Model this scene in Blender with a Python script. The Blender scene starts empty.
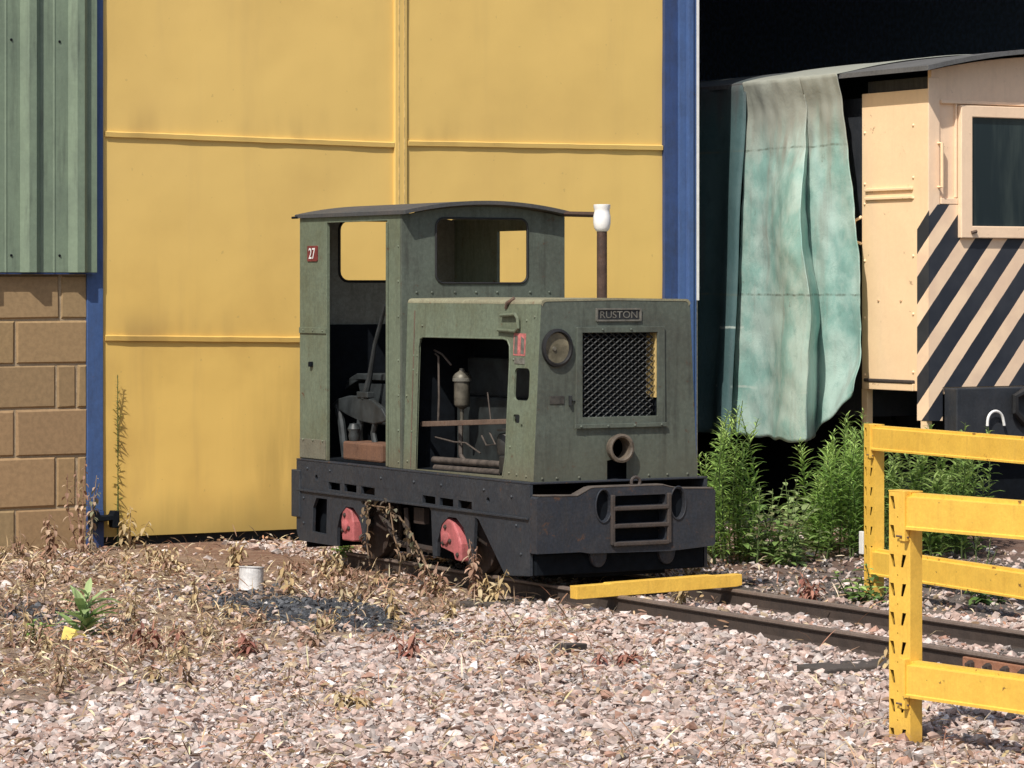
import bpy, bmesh, math, random
import numpy as np
from mathutils import Vector, Matrix
from mathutils.geometry import tessellate_polygon
R = math.radians
random.seed(7); rng = np.random.default_rng(7)
scene = bpy.context.scene
col = scene.collection

# ------------------------------------------------------------------ materials
def nmat(name):
    m = bpy.data.materials.new(name); m.use_nodes = True
    nt = m.node_tree; nt.nodes.clear()
    o = nt.nodes.new('ShaderNodeOutputMaterial'); b = nt.nodes.new('ShaderNodeBsdfPrincipled')
    nt.links.new(b.outputs[0], o.inputs[0])
    return m, nt, b
def noise(nt, scale, detail=4, rough=.6, stretch=None, co=None, dist=0.0):
    n = nt.nodes.new('ShaderNodeTexNoise')
    n.inputs['Scale'].default_value = scale; n.inputs['Detail'].default_value = detail
    n.inputs['Roughness'].default_value = rough; n.inputs['Distortion'].default_value = dist
    if co is None:
        t = nt.nodes.new('ShaderNodeTexCoord'); co = t.outputs['Object']
    if stretch:
        mp = nt.nodes.new('ShaderNodeMapping'); mp.inputs['Scale'].default_value = stretch
        nt.links.new(co, mp.inputs[0]); co = mp.outputs[0]
    nt.links.new(co, n.inputs['Vector'])
    return n.outputs['Fac']
def ramp(nt, fac, a, b, ca=0.0, cb=1.0):
    r = nt.nodes.new('ShaderNodeMapRange'); r.inputs[1].default_value = a; r.inputs[2].default_value = b
    r.inputs[3].default_value = ca; r.inputs[4].default_value = cb
    r.interpolation_type = 'SMOOTHSTEP'
    nt.links.new(fac, r.inputs[0]); return r.outputs[0]
def mix(nt, fac, a, b, mode='MIX'):
    m = nt.nodes.new('ShaderNodeMix'); m.data_type = 'RGBA'; m.blend_type = mode
    for sock, v in ((m.inputs[0], fac), (m.inputs[6], a), (m.inputs[7], b)):
        if isinstance(v, bpy.types.NodeSocket): nt.links.new(v, sock)
        elif isinstance(v, (int, float)): sock.default_value = v
        else: sock.default_value = (*v, 1)
    return m.outputs[2]
def mth(nt, op, a, b=0.0):
    m = nt.nodes.new('ShaderNodeMath'); m.operation = op
    for sock, v in ((m.inputs[0], a), (m.inputs[1], b)):
        if isinstance(v, bpy.types.NodeSocket): nt.links.new(v, sock)
        else: sock.default_value = v
    return m.outputs[0]
def bump(nt, b, h, strength=.3, dist=.01):
    n = nt.nodes.new('ShaderNodeBump'); n.inputs['Strength'].default_value = strength; n.inputs['Distance'].default_value = dist
    nt.links.new(h, n.inputs['Height']); nt.links.new(n.outputs[0], b.inputs['Normal']); return n
def objz(nt):
    g = nt.nodes.new('ShaderNodeNewGeometry'); s = nt.nodes.new('ShaderNodeSeparateXYZ')
    nt.links.new(g.outputs['Position'], s.inputs[0]); return s.outputs
def paint(name, base, dirt, dirt_amt=.5, rust=None, rust_amt=.0, rough=.6, sc=3.0, streak=.4, metal=0, lowdirt=None, bumpd=.004, speck=.3):
    m, nt, b = nmat(name)
    n1 = noise(nt, sc, 6, .65); f1 = ramp(nt, n1, .38, .72, 0, dirt_amt)
    c = mix(nt, f1, base, dirt)
    n2 = noise(nt, sc*2.2, 5, .6, (3, 3, .35)); f2 = ramp(nt, n2, .48, .75, 0, streak)
    c = mix(nt, f2, c, tuple(x*.55 for x in dirt))
    n3 = noise(nt, sc*14, 3, .7); f3 = ramp(nt, n3, .35, .7, 1-speck*.5, 1+speck*.35)
    mm = nt.nodes.new('ShaderNodeVectorMath'); mm.operation = 'SCALE'
    nt.links.new(c, mm.inputs[0]); nt.links.new(f3, mm.inputs['Scale']); c = mm.outputs[0]
    if rust:
        n4 = noise(nt, sc*4, 6, .75, dist=.6); f4 = ramp(nt, n4, .64-.12*rust_amt, .72-.1*rust_amt, 0, 1)
        c = mix(nt, f4, c, rust)
    if lowdirt:
        z0, z1, colr, amt = lowdirt
        z = objz(nt)[2]; zz = mth(nt, 'ADD', z, mth(nt, 'MULTIPLY', n1, (z1-z0)*.5))
        c = mix(nt, ramp(nt, zz, z0, z1, amt, 0), c, colr)
    nt.links.new(c, b.inputs['Base Color'])
    r = ramp(nt, n2, .3, .7, rough-.1, rough+.12); nt.links.new(r, b.inputs['Roughness'])
    b.inputs['Metallic'].default_value = metal
    bp = bump(nt, b, n3, .25, bumpd)
    b2 = nt.nodes.new('ShaderNodeBump'); b2.inputs['Strength'].default_value = .45; b2.inputs['Distance'].default_value = .02
    nt.links.new(noise(nt, sc*1.3, 2, .4), b2.inputs['Height']); nt.links.new(b2.outputs[0], bp.inputs['Normal'])
    return m
def plain(name, base, rough=.6, var=.25, sc=20, metal=0):
    m, nt, b = nmat(name)
    n = noise(nt, sc, 4); f = ramp(nt, n, .3, .7)
    c = mix(nt, f, tuple(x*(1-var) for x in base), tuple(min(1, x*(1+var)) for x in base))
    nt.links.new(c, b.inputs['Base Color']); b.inputs['Roughness'].default_value = rough; b.inputs['Metallic'].default_value = metal
    bump(nt, b, n, .2, .004)
    return m
def attr(name, rough=.8, trans=0.0, nsc=0, nvar=.3):
    m, nt, b = nmat(name)
    a = nt.nodes.new('ShaderNodeAttribute'); a.attribute_name = 'Col'; c = a.outputs['Color']
    if nsc:
        n = noise(nt, nsc, 3); f = ramp(nt, n, .3, .7, 1-nvar, 1+nvar)
        mm = nt.nodes.new('ShaderNodeVectorMath'); mm.operation = 'SCALE'
        nt.links.new(c, mm.inputs[0]); nt.links.new(f, mm.inputs['Scale']); c = mm.outputs[0]
        bump(nt, b, n, .3, .004)
    nt.links.new(c, b.inputs['Base Color']); b.inputs['Roughness'].default_value = rough
    if trans:
        t = nt.nodes.new('ShaderNodeBsdfTranslucent'); nt.links.new(c, t.inputs[0])
        mx = nt.nodes.new('ShaderNodeMixShader'); mx.inputs[0].default_value = trans
        nt.links.new(b.outputs[0], mx.inputs[1]); nt.links.new(t.outputs[0], mx.inputs[2])
        o = [n for n in nt.nodes if n.type == 'OUTPUT_MATERIAL'][0]; nt.links.new(mx.outputs[0], o.inputs[0])
    return m

M = {}
def yellow_door_mat():
    m, nt, b = nmat('weathered_yellow_sheet')
    big = noise(nt, .9, 5, .6); st = noise(nt, 2.2, 5, .6, (2.2, 1, .22)); fine = noise(nt, 40, 3)
    base = (.755, .505, .135)
    c = mix(nt, ramp(nt, big, .42, .72, 0, .5), base, (.50, .30, .075))
    c = mix(nt, ramp(nt, st, .5, .8, 0, .34), c, (.46, .29, .10))
    c = mix(nt, ramp(nt, noise(nt, .5, 3), .5, .75, 0, .35), c, (.80, .55, .19))
    x, y, z = objz(nt)
    zz = mth(nt, 'ADD', z, mth(nt, 'MULTIPLY', mth(nt, 'SUBTRACT', st, .5), .5))
    c = mix(nt, ramp(nt, zz, .02, .42, .6, 0), c, (.27, .20, .06))
    c = mix(nt, ramp(nt, z, 1.0, 2.6, 0, .55), c, (.73, .515, .175))
    # brown grime collecting above the stiffening rails
    for zc in (1.36, 2.70):
        d = mth(nt, 'SUBTRACT', z, zc)
        up = mth(nt, 'MULTIPLY', ramp(nt, d, 0, .30, 1, 0), ramp(nt, d, -.01, .0, 0, 1))
        up = mth(nt, 'MULTIPLY', up, ramp(nt, noise(nt, 1.4, 4, .6, (1, 1, .3)), .48, .72, 0, .55))
        c = mix(nt, up, c, (.30, .19, .07))
    # grime where the engine exhausts against the door
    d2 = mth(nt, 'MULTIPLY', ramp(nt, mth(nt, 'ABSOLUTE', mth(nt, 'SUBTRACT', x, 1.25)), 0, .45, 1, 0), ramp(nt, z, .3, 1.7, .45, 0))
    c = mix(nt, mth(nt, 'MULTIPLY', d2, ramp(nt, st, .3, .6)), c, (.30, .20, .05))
    sp = ramp(nt, noise(nt, 26, 2, .5), .73, .77, 0, .25); c = mix(nt, sp, c, (.3, .19, .07))
    nt.links.new(c, b.inputs['Base Color']); b.inputs['Roughness'].default_value = .62
    bp = bump(nt, b, fine, .12, .004)
    b2 = nt.nodes.new('ShaderNodeBump'); b2.inputs['Strength'].default_value = .5; b2.inputs['Distance'].default_value = .03
    nt.links.new(noise(nt, 1.6, 2, .4), b2.inputs['Height']); nt.links.new(b2.outputs[0], bp.inputs['Normal'])
    return m
M['door'] = yellow_door_mat()
GREEN = (.150, .181, .128)
M['loco_green'] = paint('faded_green_paint', GREEN, (.115, .120, .070), .6, (.10, .045, .022), .22, .58, 3.5, .35, lowdirt=(.68, .95, (.13, .095, .058), .6))
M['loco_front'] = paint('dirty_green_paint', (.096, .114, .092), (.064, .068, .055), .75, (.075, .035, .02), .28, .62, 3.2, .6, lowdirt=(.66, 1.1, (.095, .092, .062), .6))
M['loco_hoodtop'] = paint('pale_hood_green', (.27, .26, .17), (.16, .13, .085), .6, (.18, .09, .05), .35, .7, 5, .3)  # hood top, paler and browner than the sides
M['cab_in'] = paint('cab_inside_grey', (.30, .30, .25), (.20, .19, .15), .5, None, 0, .75, 4, .3)
M['cab_roof'] = paint('roof_felt', (.062, .064, .066), (.10, .085, .075), .6, None, 0, .8, 4, .2)
M['frame'] = paint('black_frame_paint', (.024, .030, .040), (.055, .056, .060), .5, (.075, .042, .028), .12, .55, 4.5, .5, speck=.5)
M['beam'] = paint('worn_black_iron', (.022, .028, .040), (.050, .046, .046), .6, (.085, .045, .028), .45, .55, 5, .5, speck=.5)
M['wornedge'] = paint('worn_iron_edge', (.066, .052, .045), (.03, .027, .027), .5, (.085, .05, .035), .5, .6, 9, .2)
M['dark'] = plain('oily_black_and_shade', (.006, .008, .011), .8)  # near-black for oily parts and for surfaces standing in for shade
M['dark'].node_tree.nodes['Principled BSDF'].inputs['Specular IOR Level'].default_value = .12
M['engine'] = plain('oily_engine_grey', (.022, .021, .019), .55, .5, 12)
M['enginelight'] = plain('dull_engine_metal', (.13, .12, .095), .5, .4, 14, .3)
M['levermet'] = plain('grey_lever_paint', (.028, .033, .035), .5, .35, 12)
M['rustbar'] = paint('rusty_bar', (.15, .10, .072), (.08, .05, .036), .6, (.14, .06, .03), .5, .8, 8, .3)
M['toolbox'] = paint('brown_box', (.17, .085, .05), (.09, .05, .035), .6, (.10, .04, .02), .3, .75, 7, .3)
M['axlered'] = paint('faded_red_paint', (.50, .135, .14), (.28, .09, .085), .8, (.1, .03, .02), .15, .6, 9, .3)
M['wheel'] = paint('rusted_wheel', (.035, .026, .022), (.06, .035, .025), .5, (.09, .045, .03), .4, .7, 8, .2)
M['lens'] = plain('dull_amber_lens', (.175, .155, .105), .2, .5, 9)
M['black'] = plain('black_rubber_and_shade', (.012, .012, .013), .6)
M['plate'] = plain('cast_plate_grey', (.14, .135, .115), .5, .3, 30)
M['plate2'] = plain('dull_tag', (.045, .042, .036), .6, .4, 30)
M['platedark'] = plain('cast_plate_dark', (.022, .024, .026), .5)
M['redplate'] = plain('dark_red_plate', (.17, .03, .028), .5)
M['redsign'] = plain('faded_red_sign', (.47, .15, .14), .6, .3, 40)
M['white'] = plain('white_paint', (.80, .79, .76), .5, .06)
M['potwhite'] = plain('white_glaze', (.86, .85, .83), .25, .04)
M['stack'] = paint('rusty_exhaust', (.06, .035, .026), (.10, .055, .036), .6, (.12, .05, .028), .5, .8, 14, .2)
M['engblock'] = plain('dirty_engine_block', (.013, .017, .017), .8, .6, 9)
M['engpipe'] = plain('sooty_pipe', (.075, .06, .05), .7, .4, 18)
M['littop'] = paint('worn_iron_lit_top', (.12, .10, .085), (.04, .036, .034), .6, (.11, .06, .045), .4, .6, 9, .2)  # worn iron with the sunlight on its top mixed into the colour
M['patch'] = paint('grey_patch_paint', (.165, .16, .12), (.11, .10, .075), .5, (.12, .07, .04), .2, .65, 6, .3)
M['rimtan'] = paint('worn_pipe_rim', (.15, .12, .09), (.055, .045, .038), .7, (.12, .06, .04), .3, .6, 16, .2)
M['tan'] = plain('tan_lit_side_and_groove', (.62, .45, .18), .6)  # sunlit strip beside the grille, also the door strip grooves
M['grille'] = plain('grille_wire', (.013, .016, .017), .5, .4, 30)
M['rail'] = paint('rusty_rail', (.062, .044, .035), (.034, .026, .023), .5, (.09, .05, .034), .25, .75, 10, .2)
M['railtop'] = paint('pale_rail_head', (.19, .145, .12), (.11, .075, .058), .6, (.16, .085, .05), .3, .55, 12, .2)  # rail head, paler than the web
M['sleeper'] = paint('weathered_timber', (.085, .07, .06), (.04, .033, .03), .6, None, 0, .85, 8, .4)
M['rustplate'] = paint('orange_rust', (.30, .13, .07), (.42, .25, .18), .5, (.2, .07, .03), .4, .85, 14, .2)
M['barrier'] = paint('racking_yellow', (.86, .53, .085), (.72, .41, .06), .4, (.16, .085, .03), .06, .45, 5, .2, speck=.12)
def chip_edges(m):
    nt = m.node_tree; b = nt.nodes['Principled BSDF']; c = b.inputs['Base Color'].links[0].from_socket
    z = objz(nt)[2]; n = noise(nt, 11, 5, .7); mask = None
    for zc in (.943, .810, .308, .177, .253, .112):
        d = ramp(nt, mth(nt, 'ABSOLUTE', mth(nt, 'SUBTRACT', z, zc)), .006, .022, 1, 0)
        mask = d if mask is None else mth(nt, 'MAXIMUM', mask, d)
    hit = ramp(nt, mth(nt, 'ADD', n, mth(nt, 'MULTIPLY', mask, .11)), .735, .76, 0, .9)
    c = mix(nt, mth(nt, 'MULTIPLY', hit, mask), c, (.17, .09, .03))
    low = ramp(nt, mth(nt, 'ADD', z, mth(nt, 'MULTIPLY', n, .12)), .04, .16, .5, 0); c = mix(nt, low, c, (.30, .19, .08))
    nt.links.new(c, b.inputs['Base Color'])
chip_edges(M['barrier'])
M['beamyellow'] = paint('scuffed_yellow', (.86, .53, .085), (.70, .40, .06), .5, (.16, .085, .03), .12, .45, 6, .25, speck=.15)
M['slot'] = plain('slot_shadow', (.05, .03, .012), .8)
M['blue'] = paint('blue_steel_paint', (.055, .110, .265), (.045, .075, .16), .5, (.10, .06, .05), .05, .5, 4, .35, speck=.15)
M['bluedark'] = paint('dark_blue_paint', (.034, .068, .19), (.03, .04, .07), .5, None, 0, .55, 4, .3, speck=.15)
M['greensheet'] = paint('green_cladding', (.190, .250, .175), (.125, .165, .125), .5, None, 0, .55, 2.5, .6, speck=.12)
M['mortar'] = paint('mortar', (.40, .31, .20), (.27, .20, .13), .5, None, 0, .9, 12, .2)
M['cream'] = paint('cream_orange_paint', (.93, .68, .42), (.82, .57, .36), .3, (.25, .11, .05), .02, .5, 2.2, .10, speck=.04)
M['creamend'] = paint('cream_paint_shade_tint', (.93, .69, .48), (.82, .58, .40), .4, (.25, .11, .05), .02, .5, 2.2, .15, speck=.05)  # same cream, pinker: the end's shade tint put into the colour
M['creamroof'] = paint('grey_canvas_roof', (.12, .12, .12), (.07, .07, .07), .5, None, 0, .8, 6, .2)
M['headstock'] = paint('black_headstock', (.022, .026, .033), (.04, .042, .048), .5, (.06, .05, .05), .05, .6, 5, .3)
def stripes_mat():
    m, nt, b = nmat('cream_and_black_chevrons')
    x, y, z = objz(nt)
    d = mth(nt, 'ADD', mth(nt, 'SUBTRACT', z, mth(nt, 'MULTIPLY', x, 1.22)), mth(nt, 'MULTIPLY', y, .94))
    d = mth(nt, 'ADD', d, mth(nt, 'MULTIPLY', mth(nt, 'SUBTRACT', noise(nt, 8, 3), .5), .012))
    fr = mth(nt, 'FRACT', mth(nt, 'DIVIDE', mth(nt, 'ADD', d, 6.384+.345*40), .345))
    s = ramp(nt, fr, .545, .555)
    grime = ramp(nt, noise(nt, 3.5, 5), .4, .7)
    c1 = mix(nt, grime, (.94, .70, .48), (.80, .58, .41)); c0 = mix(nt, grime, (.018, .022, .032), (.032, .036, .046))
    c = mix(nt, s, c0, c1)
    nt.links.new(c, b.inputs['Base Color']); b.inputs['Roughness'].default_value = .55
    return m
M['stripes'] = stripes_mat()
M['glass'] = None
def glass_mat():
    m, nt, b = nmat('dark_window_glass')
    n = noise(nt, 3, 4, .6, (2, 2, .3))
    c = mix(nt, ramp(nt, n, .4, .7), (.010, .020, .026), (.035, .05, .05))
    nt.links.new(c, b.inputs['Base Color']); b.inputs['Roughness'].default_value = .12
    return m
M['glass'] = glass_mat()
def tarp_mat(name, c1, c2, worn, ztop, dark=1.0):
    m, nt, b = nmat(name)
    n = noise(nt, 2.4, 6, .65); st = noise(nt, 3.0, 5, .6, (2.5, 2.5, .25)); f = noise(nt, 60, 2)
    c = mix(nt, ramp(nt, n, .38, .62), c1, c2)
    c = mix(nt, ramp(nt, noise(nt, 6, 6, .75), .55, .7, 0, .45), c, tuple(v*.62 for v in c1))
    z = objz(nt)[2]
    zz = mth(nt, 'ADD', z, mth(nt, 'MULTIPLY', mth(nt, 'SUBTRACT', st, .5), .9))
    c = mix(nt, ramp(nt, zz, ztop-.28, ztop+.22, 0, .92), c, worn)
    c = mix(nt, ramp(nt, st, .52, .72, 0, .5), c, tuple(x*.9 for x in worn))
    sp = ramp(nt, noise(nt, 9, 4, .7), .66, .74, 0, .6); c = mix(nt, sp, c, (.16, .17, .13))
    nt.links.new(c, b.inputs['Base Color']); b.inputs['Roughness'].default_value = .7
    xx, yy_, zs = objz(nt)
    wob = mth(nt, 'MULTIPLY', mth(nt, 'SUBTRACT', n, .5), .05)
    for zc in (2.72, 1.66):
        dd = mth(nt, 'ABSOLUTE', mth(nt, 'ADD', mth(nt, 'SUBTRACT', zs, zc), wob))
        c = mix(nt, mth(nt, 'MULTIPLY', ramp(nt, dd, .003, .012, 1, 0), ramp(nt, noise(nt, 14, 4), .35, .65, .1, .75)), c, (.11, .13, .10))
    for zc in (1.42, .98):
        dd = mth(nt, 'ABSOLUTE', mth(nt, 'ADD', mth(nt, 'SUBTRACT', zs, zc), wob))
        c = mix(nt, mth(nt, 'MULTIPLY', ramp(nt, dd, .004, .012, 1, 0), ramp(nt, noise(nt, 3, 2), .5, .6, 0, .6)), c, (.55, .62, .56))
    nt.links.new(c, b.inputs['Base Color'])
    cr = nt.nodes.new('ShaderNodeBump'); cr.inputs['Strength'].default_value = .5; cr.inputs['Distance'].default_value = .02
    nt.links.new(noise(nt, 5.0, 8, .72, (1, 1, .8), dist=.3), cr.inputs['Height']); nt.links.new(cr.outputs[0], b.inputs['Normal'])
    return m
M['tarp'] = tarp_mat('faded_green_tarpaulin', (.225, .40, .355), (.40, .53, .475), (.30, .30, .255), 2.78)
M['tarpshade'] = tarp_mat('shaded_tarpaulin', (.050, .105, .11), (.07, .13, .135), (.08, .085, .085), 3.1)  # same tarpaulin in shadow, the shade put into a darker base
M['shed'] = plain('dark_shed_lining', (.22, .33, .52), .9)
M['roofsheet'] = plain('roof_sheeting', (.16, .17, .17), .7)
M['leaf'] = attr('green_leaf', .5, .35)
M['dryleaf'] = attr('dry_leaf', .85, .15)
M['stone'] = attr('ballast_stone', .85, 0, 45, .22)
M['block'] = attr('brown_concrete_block', .9, 0, 30, .10)
def ground_mat():
    m, nt, b = nmat('dry_soil')
    x, y, z = objz(nt)
    n = noise(nt, 2.2, 7, .68); f = noise(nt, 28, 5, .75); g = noise(nt, 9, 5, .7)
    c = mix(nt, ramp(nt, n, .35, .65), (.33, .235, .165), (.21, .135, .095))
    c = mix(nt, ramp(nt, g, .45, .65, 0, .75), c, (.44, .33, .23))
    c = mix(nt, ramp(nt, f, .5, .68, 0, .65), c, (.075, .06, .052))
    # paler broken stone away from the shed, dark ashy soil by the weeds
    pale = ramp(nt, mth(nt, 'ADD', y, mth(nt, 'MULTIPLY', x, -.66)), -5.1, -4.2, 1, 0)
    c = mix(nt, mth(nt, 'MULTIPLY', pale, .7), c, (.32, .255, .22))
    ash = mth(nt, 'MULTIPLY', ramp(nt, x, 1.5, 2.3, 0, 1), ramp(nt, n, .3, .55, .5, 1))
    c = mix(nt, mth(nt, 'MULTIPLY', ash, .85), c, (.095, .085, .08))
    mound = mth(nt, 'MULTIPLY', ramp(nt, x, -.35, .35, 0, 1), ramp(nt, mth(nt, 'ADD', y, mth(nt, 'MULTIPLY', n, 1.2)), -3.4, -2.3, 0, 1))
    c = mix(nt, mth(nt, 'MULTIPLY', mound, ramp(nt, g, .3, .6, .9, .55)), c, (.19, .095, .062))
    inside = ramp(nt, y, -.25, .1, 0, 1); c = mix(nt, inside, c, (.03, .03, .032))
    nt.links.new(c, b.inputs['Base Color']); b.inputs['Roughness'].default_value = .95
    bump(nt, b, f, .8, .03)
    return m
M['ground'] = ground_mat()
def tarmac_mat():
    m, nt, b = nmat('loose_tarmac')
    f = noise(nt, 60, 4, .7)
    c = mix(nt, ramp(nt, f, .4, .65), (.03, .033, .040), (.10, .105, .115))
    nt.links.new(c, b.inputs['Base Color']); b.inputs['Roughness'].default_value = .9; bump(nt, b, f, .9, .02)
    return m
M['tarmac'] = tarmac_mat()

# ------------------------------------------------------------------ mesh helpers
OFF = {}
def off(o): return OFF.get(o.name, Vector((0, 0, 0))) if o else Vector((0, 0, 0))
class MB:
    def __init__(s): s.v = []; s.f = []; s.c = []
    def add(s, vs, fs, c=None):
        n = len(s.v); s.v += [tuple(v) for v in vs]; s.f += [tuple(i+n for i in f) for f in fs]
        s.c += [c or (1, 1, 1)]*len(vs)
        return s
    def box(s, x0, x1, y0, y1, z0, z1, c=None, mat=None):
        vs = [Vector((x, y, z)) for x in (x0, x1) for y in (y0, y1) for z in (z0, z1)]
        if mat: vs = [mat @ v for v in vs]
        return s.add(vs, [(0, 1, 3, 2), (4, 6, 7, 5), (0, 4, 5, 1), (2, 3, 7, 6), (0, 2, 6, 4), (1, 5, 7, 3)], c)
    def plate(s, outer, holes, fn):
        """outer/holes: 2D loops. fn(p,q,t) -> 3D, t in 0/1 across the thickness"""
        loops = [outer]+list(holes); flat = [p for l in loops for p in l]; n = len(flat)
        tri = tessellate_polygon([[Vector((p[0], p[1], 0)) for p in l] for l in loops])
        vs = [fn(p[0], p[1], 0) for p in flat]+[fn(p[0], p[1], 1) for p in flat]
        fs = [tuple(t) for t in tri]+[tuple(i+n for i in reversed(t)) for t in tri]
        k = 0
        for l in loops:
            m = len(l)
            for i in range(m):
                a, b = k+i, k+(i+1) % m; fs.append((a, b, b+n, a+n))
            k += m
        return s.add(vs, fs)
    def tube(s, path, r, n=8, cap=True):
        path = [Vector(p) for p in path]; rs = r if isinstance(r, (list, tuple)) else [r]*len(path)
        vs = []; fs = []; up = None
        for i, p in enumerate(path):
            d = (path[min(i+1, len(path)-1)]-path[max(i-1, 0)]).normalized()
            if up is None: up = Vector((0, 0, 1)) if abs(d.z) < .9 else Vector((1, 0, 0))
            a = d.cross(up).normalized(); b2 = a.cross(d).normalized(); up = b2
            for k in range(n):
                t = 2*math.pi*k/n; vs.append(p+(a*math.cos(t)+b2*math.sin(t))*rs[i])
        for i in range(len(path)-1):
            for k in range(n):
                a, b = i*n+k, i*n+(k+1) % n; fs.append((a, b, b+n, a+n))
        if cap: fs += [tuple(range(n-1, -1, -1)), tuple(range((len(path)-1)*n, len(path)*n))]
        return s.add(vs, fs)
    def lathe(s, prof, mat, n=24, closed=False):
        vs = []; fs = []; m = len(prof)
        for k in range(n):
            t = 2*math.pi*k/n
            for r, h in prof: vs.append(mat @ Vector((r*math.cos(t), r*math.sin(t), h)))
        for k in range(n):
            k2 = (k+1) % n
            for i in range(m-1 if not closed else m):
                j = (i+1) % m; fs.append((k*m+i, k2*m+i, k2*m+j, k*m+j))
        if not closed:
            if prof[0][0] > 1e-5: fs.append(tuple(k*m for k in range(n-1, -1, -1)))
            if prof[-1][0] > 1e-5: fs.append(tuple(k*m+m-1 for k in range(n)))
        return s.add(vs, fs)
    def rivet(s, p, nrm, r=.009):
        nrm = Vector(nrm); M4 = Matrix.Translation(Vector(p)) @ nrm.to_track_quat('Z', 'Y').to_matrix().to_4x4()
        return s.lathe([(r, -.002), (r*.95, r*.35), (r*.5, r*.75), (0.0, r*.85)], M4, 7)
    def build(s, name, mat, parent=None, smooth=False, bevel=0, color=False, merge=False):
        o3 = off(parent)
        me = bpy.data.meshes.new(name)
        me.from_pydata([(v[0]-o3.x, v[1]-o3.y, v[2]-o3.z) for v in s.v], [], s.f)
        bm = bmesh.new(); bm.from_mesh(me)
        if color:
            pass
        if merge: bmesh.ops.remove_doubles(bm, verts=bm.verts, dist=1e-5)
        if not color: bmesh.ops.recalc_face_normals(bm, faces=bm.faces)
        bm.to_mesh(me); bm.free()
        if color:
            ca = me.color_attributes.new('Col', 'FLOAT_COLOR', 'POINT')
            ca.data.foreach_set('color', np.array([(*c, 1) for c in s.c], dtype=np.float32).ravel())
        if smooth:
            me.polygons.foreach_set('use_smooth', [True]*len(me.polygons))
        o = bpy.data.objects.new(name, me); col.objects.link(o); me.materials.append(mat)
        if smooth and smooth != 'full':
            me.set_sharp_from_angle(angle=R(38))
        if bevel:
            md = o.modifiers.new('bevel', 'BEVEL'); md.width = bevel; md.segments = 2; md.limit_method = 'ANGLE'; md.angle_limit = R(40)
            md.harden_normals = False
        if parent:
            o.parent = parent; OFF[o.name] = o3
        return o
def thing(name, loc, label, cat, group=None):
    o = bpy.data.objects.new(name, None); col.objects.link(o); o.location = loc; o.empty_display_size = .1
    OFF[o.name] = Vector(loc); return tag(o, label, cat, group)
def tag(o, label, cat, group=None):
    o['label'] = label; o['category'] = cat
    if group: o['group'] = group
    return o
def structure(o): o['kind'] = 'structure'; return o
def fY(y0, y1): return lambda p, q, t: Vector((p, y0+(y1-y0)*t, q))     # plate in X,Z
def fX(x0, x1): return lambda p, q, t: Vector((x0+(x1-x0)*t, p, q))     # plate in Y,Z
def rrect(a0, a1, b0, b1, r, n=4):
    pts = []
    for cx, cy, t0 in ((a1-r, b1-r, 0), (a0+r, b1-r, 90), (a0+r, b0+r, 180), (a1-r, b0+r, 270)):
        for i in range(n+1):
            t = R(t0+90*i/n); pts.append((cx+r*math.cos(t), cy+r*math.sin(t)))
    return pts
def circ(cx, cy, rx, ry=None, n=20):
    ry = ry or rx
    return [(cx+rx*math.cos(2*math.pi*i/n), cy+ry*math.sin(2*math.pi*i/n)) for i in range(n)]
def text_mesh(body, w, h, origin, xdir, zdir, nrm, name, mat, parent, depth=.004, bold=.0):
    cu = bpy.data.curves.new('lettering', 'FONT'); cu.body = body; cu.size = 1; cu.extrude = 0; cu.offset = bold
    cu.align_x = 'CENTER'; cu.align_y = 'CENTER'; cu.fill_mode = 'FRONT'
    t = bpy.data.objects.new('lettering', cu); col.objects.link(t)
    dg = bpy.context.evaluated_depsgraph_get(); dg.update()
    me = bpy.data.meshes.new_from_object(t.evaluated_get(dg)); bpy.data.objects.remove(t)
    xs = [v.co.x for v in me.vertices]; ys = [v.co.y for v in me.vertices]
    sx = w/(max(xs)-min(xs)); sy = h/(max(ys)-min(ys)); mx = (max(xs)+min(xs))/2; my = (max(ys)+min(ys))/2
    o3 = off(parent); origin = Vector(origin); xdir = Vector(xdir); zdir = Vector(zdir); nrm = Vector(nrm)
    for v in me.vertices:
        v.co = origin+xdir*((v.co.x-mx)*sx)+zdir*((v.co.y-my)*sy)+nrm*depth-o3
    me.name = name; me.materials.clear(); me.materials.append(mat)
    o = bpy.data.objects.new(name, me); col.objects.link(o); o.parent = parent; OFF[o.name] = o3
    return o

# ------------------------------------------------------------------ camera, sun, sky
cam = bpy.data.cameras.new('camera'); co = bpy.data.objects.new('camera', cam); col.objects.link(co); scene.camera = co
CAM = Vector((-8.207, -19.395, 1.73)); co.location = CAM
cam.sensor_width = 36; cam.lens = 112.5; cam.clip_end = 1000; cam.clip_start = .1
# level camera aimed along the yard; the lens axis is shifted as in a crop of a larger picture
co.rotation_euler = (R(90), 0, R(-30)); cam.shift_y = -99/1024
scene.render.resolution_x = 1024; scene.render.resolution_y = 768
EL, ALPHA = 50, 36
to_sun = Vector((-math.cos(R(EL))*math.cos(R(ALPHA)), -math.cos(R(EL))*math.sin(R(ALPHA)), math.sin(R(EL))))
sl = bpy.data.lights.new('sun', 'SUN'); so = bpy.data.objects.new('sun', sl); col.objects.link(so)
sl.energy = 4.6; sl.angle = R(.53); sl.color = (1, .945, .86)
so.rotation_euler = to_sun.to_track_quat('Z', 'Y').to_euler(); so.location = (-20, -20, 20)
w = bpy.data.worlds.new('World'); scene.world = w; w.use_nodes = True
wn = w.node_tree; bg = wn.nodes['Background']; sky = wn.nodes.new('ShaderNodeTexSky'); sky.sky_type = 'NISHITA'; sky.sun_disc = False
sky.sun_elevation = R(EL); sky.sun_rotation = math.atan2(to_sun.x, to_sun.y); sky.dust_density = 2.0
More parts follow.
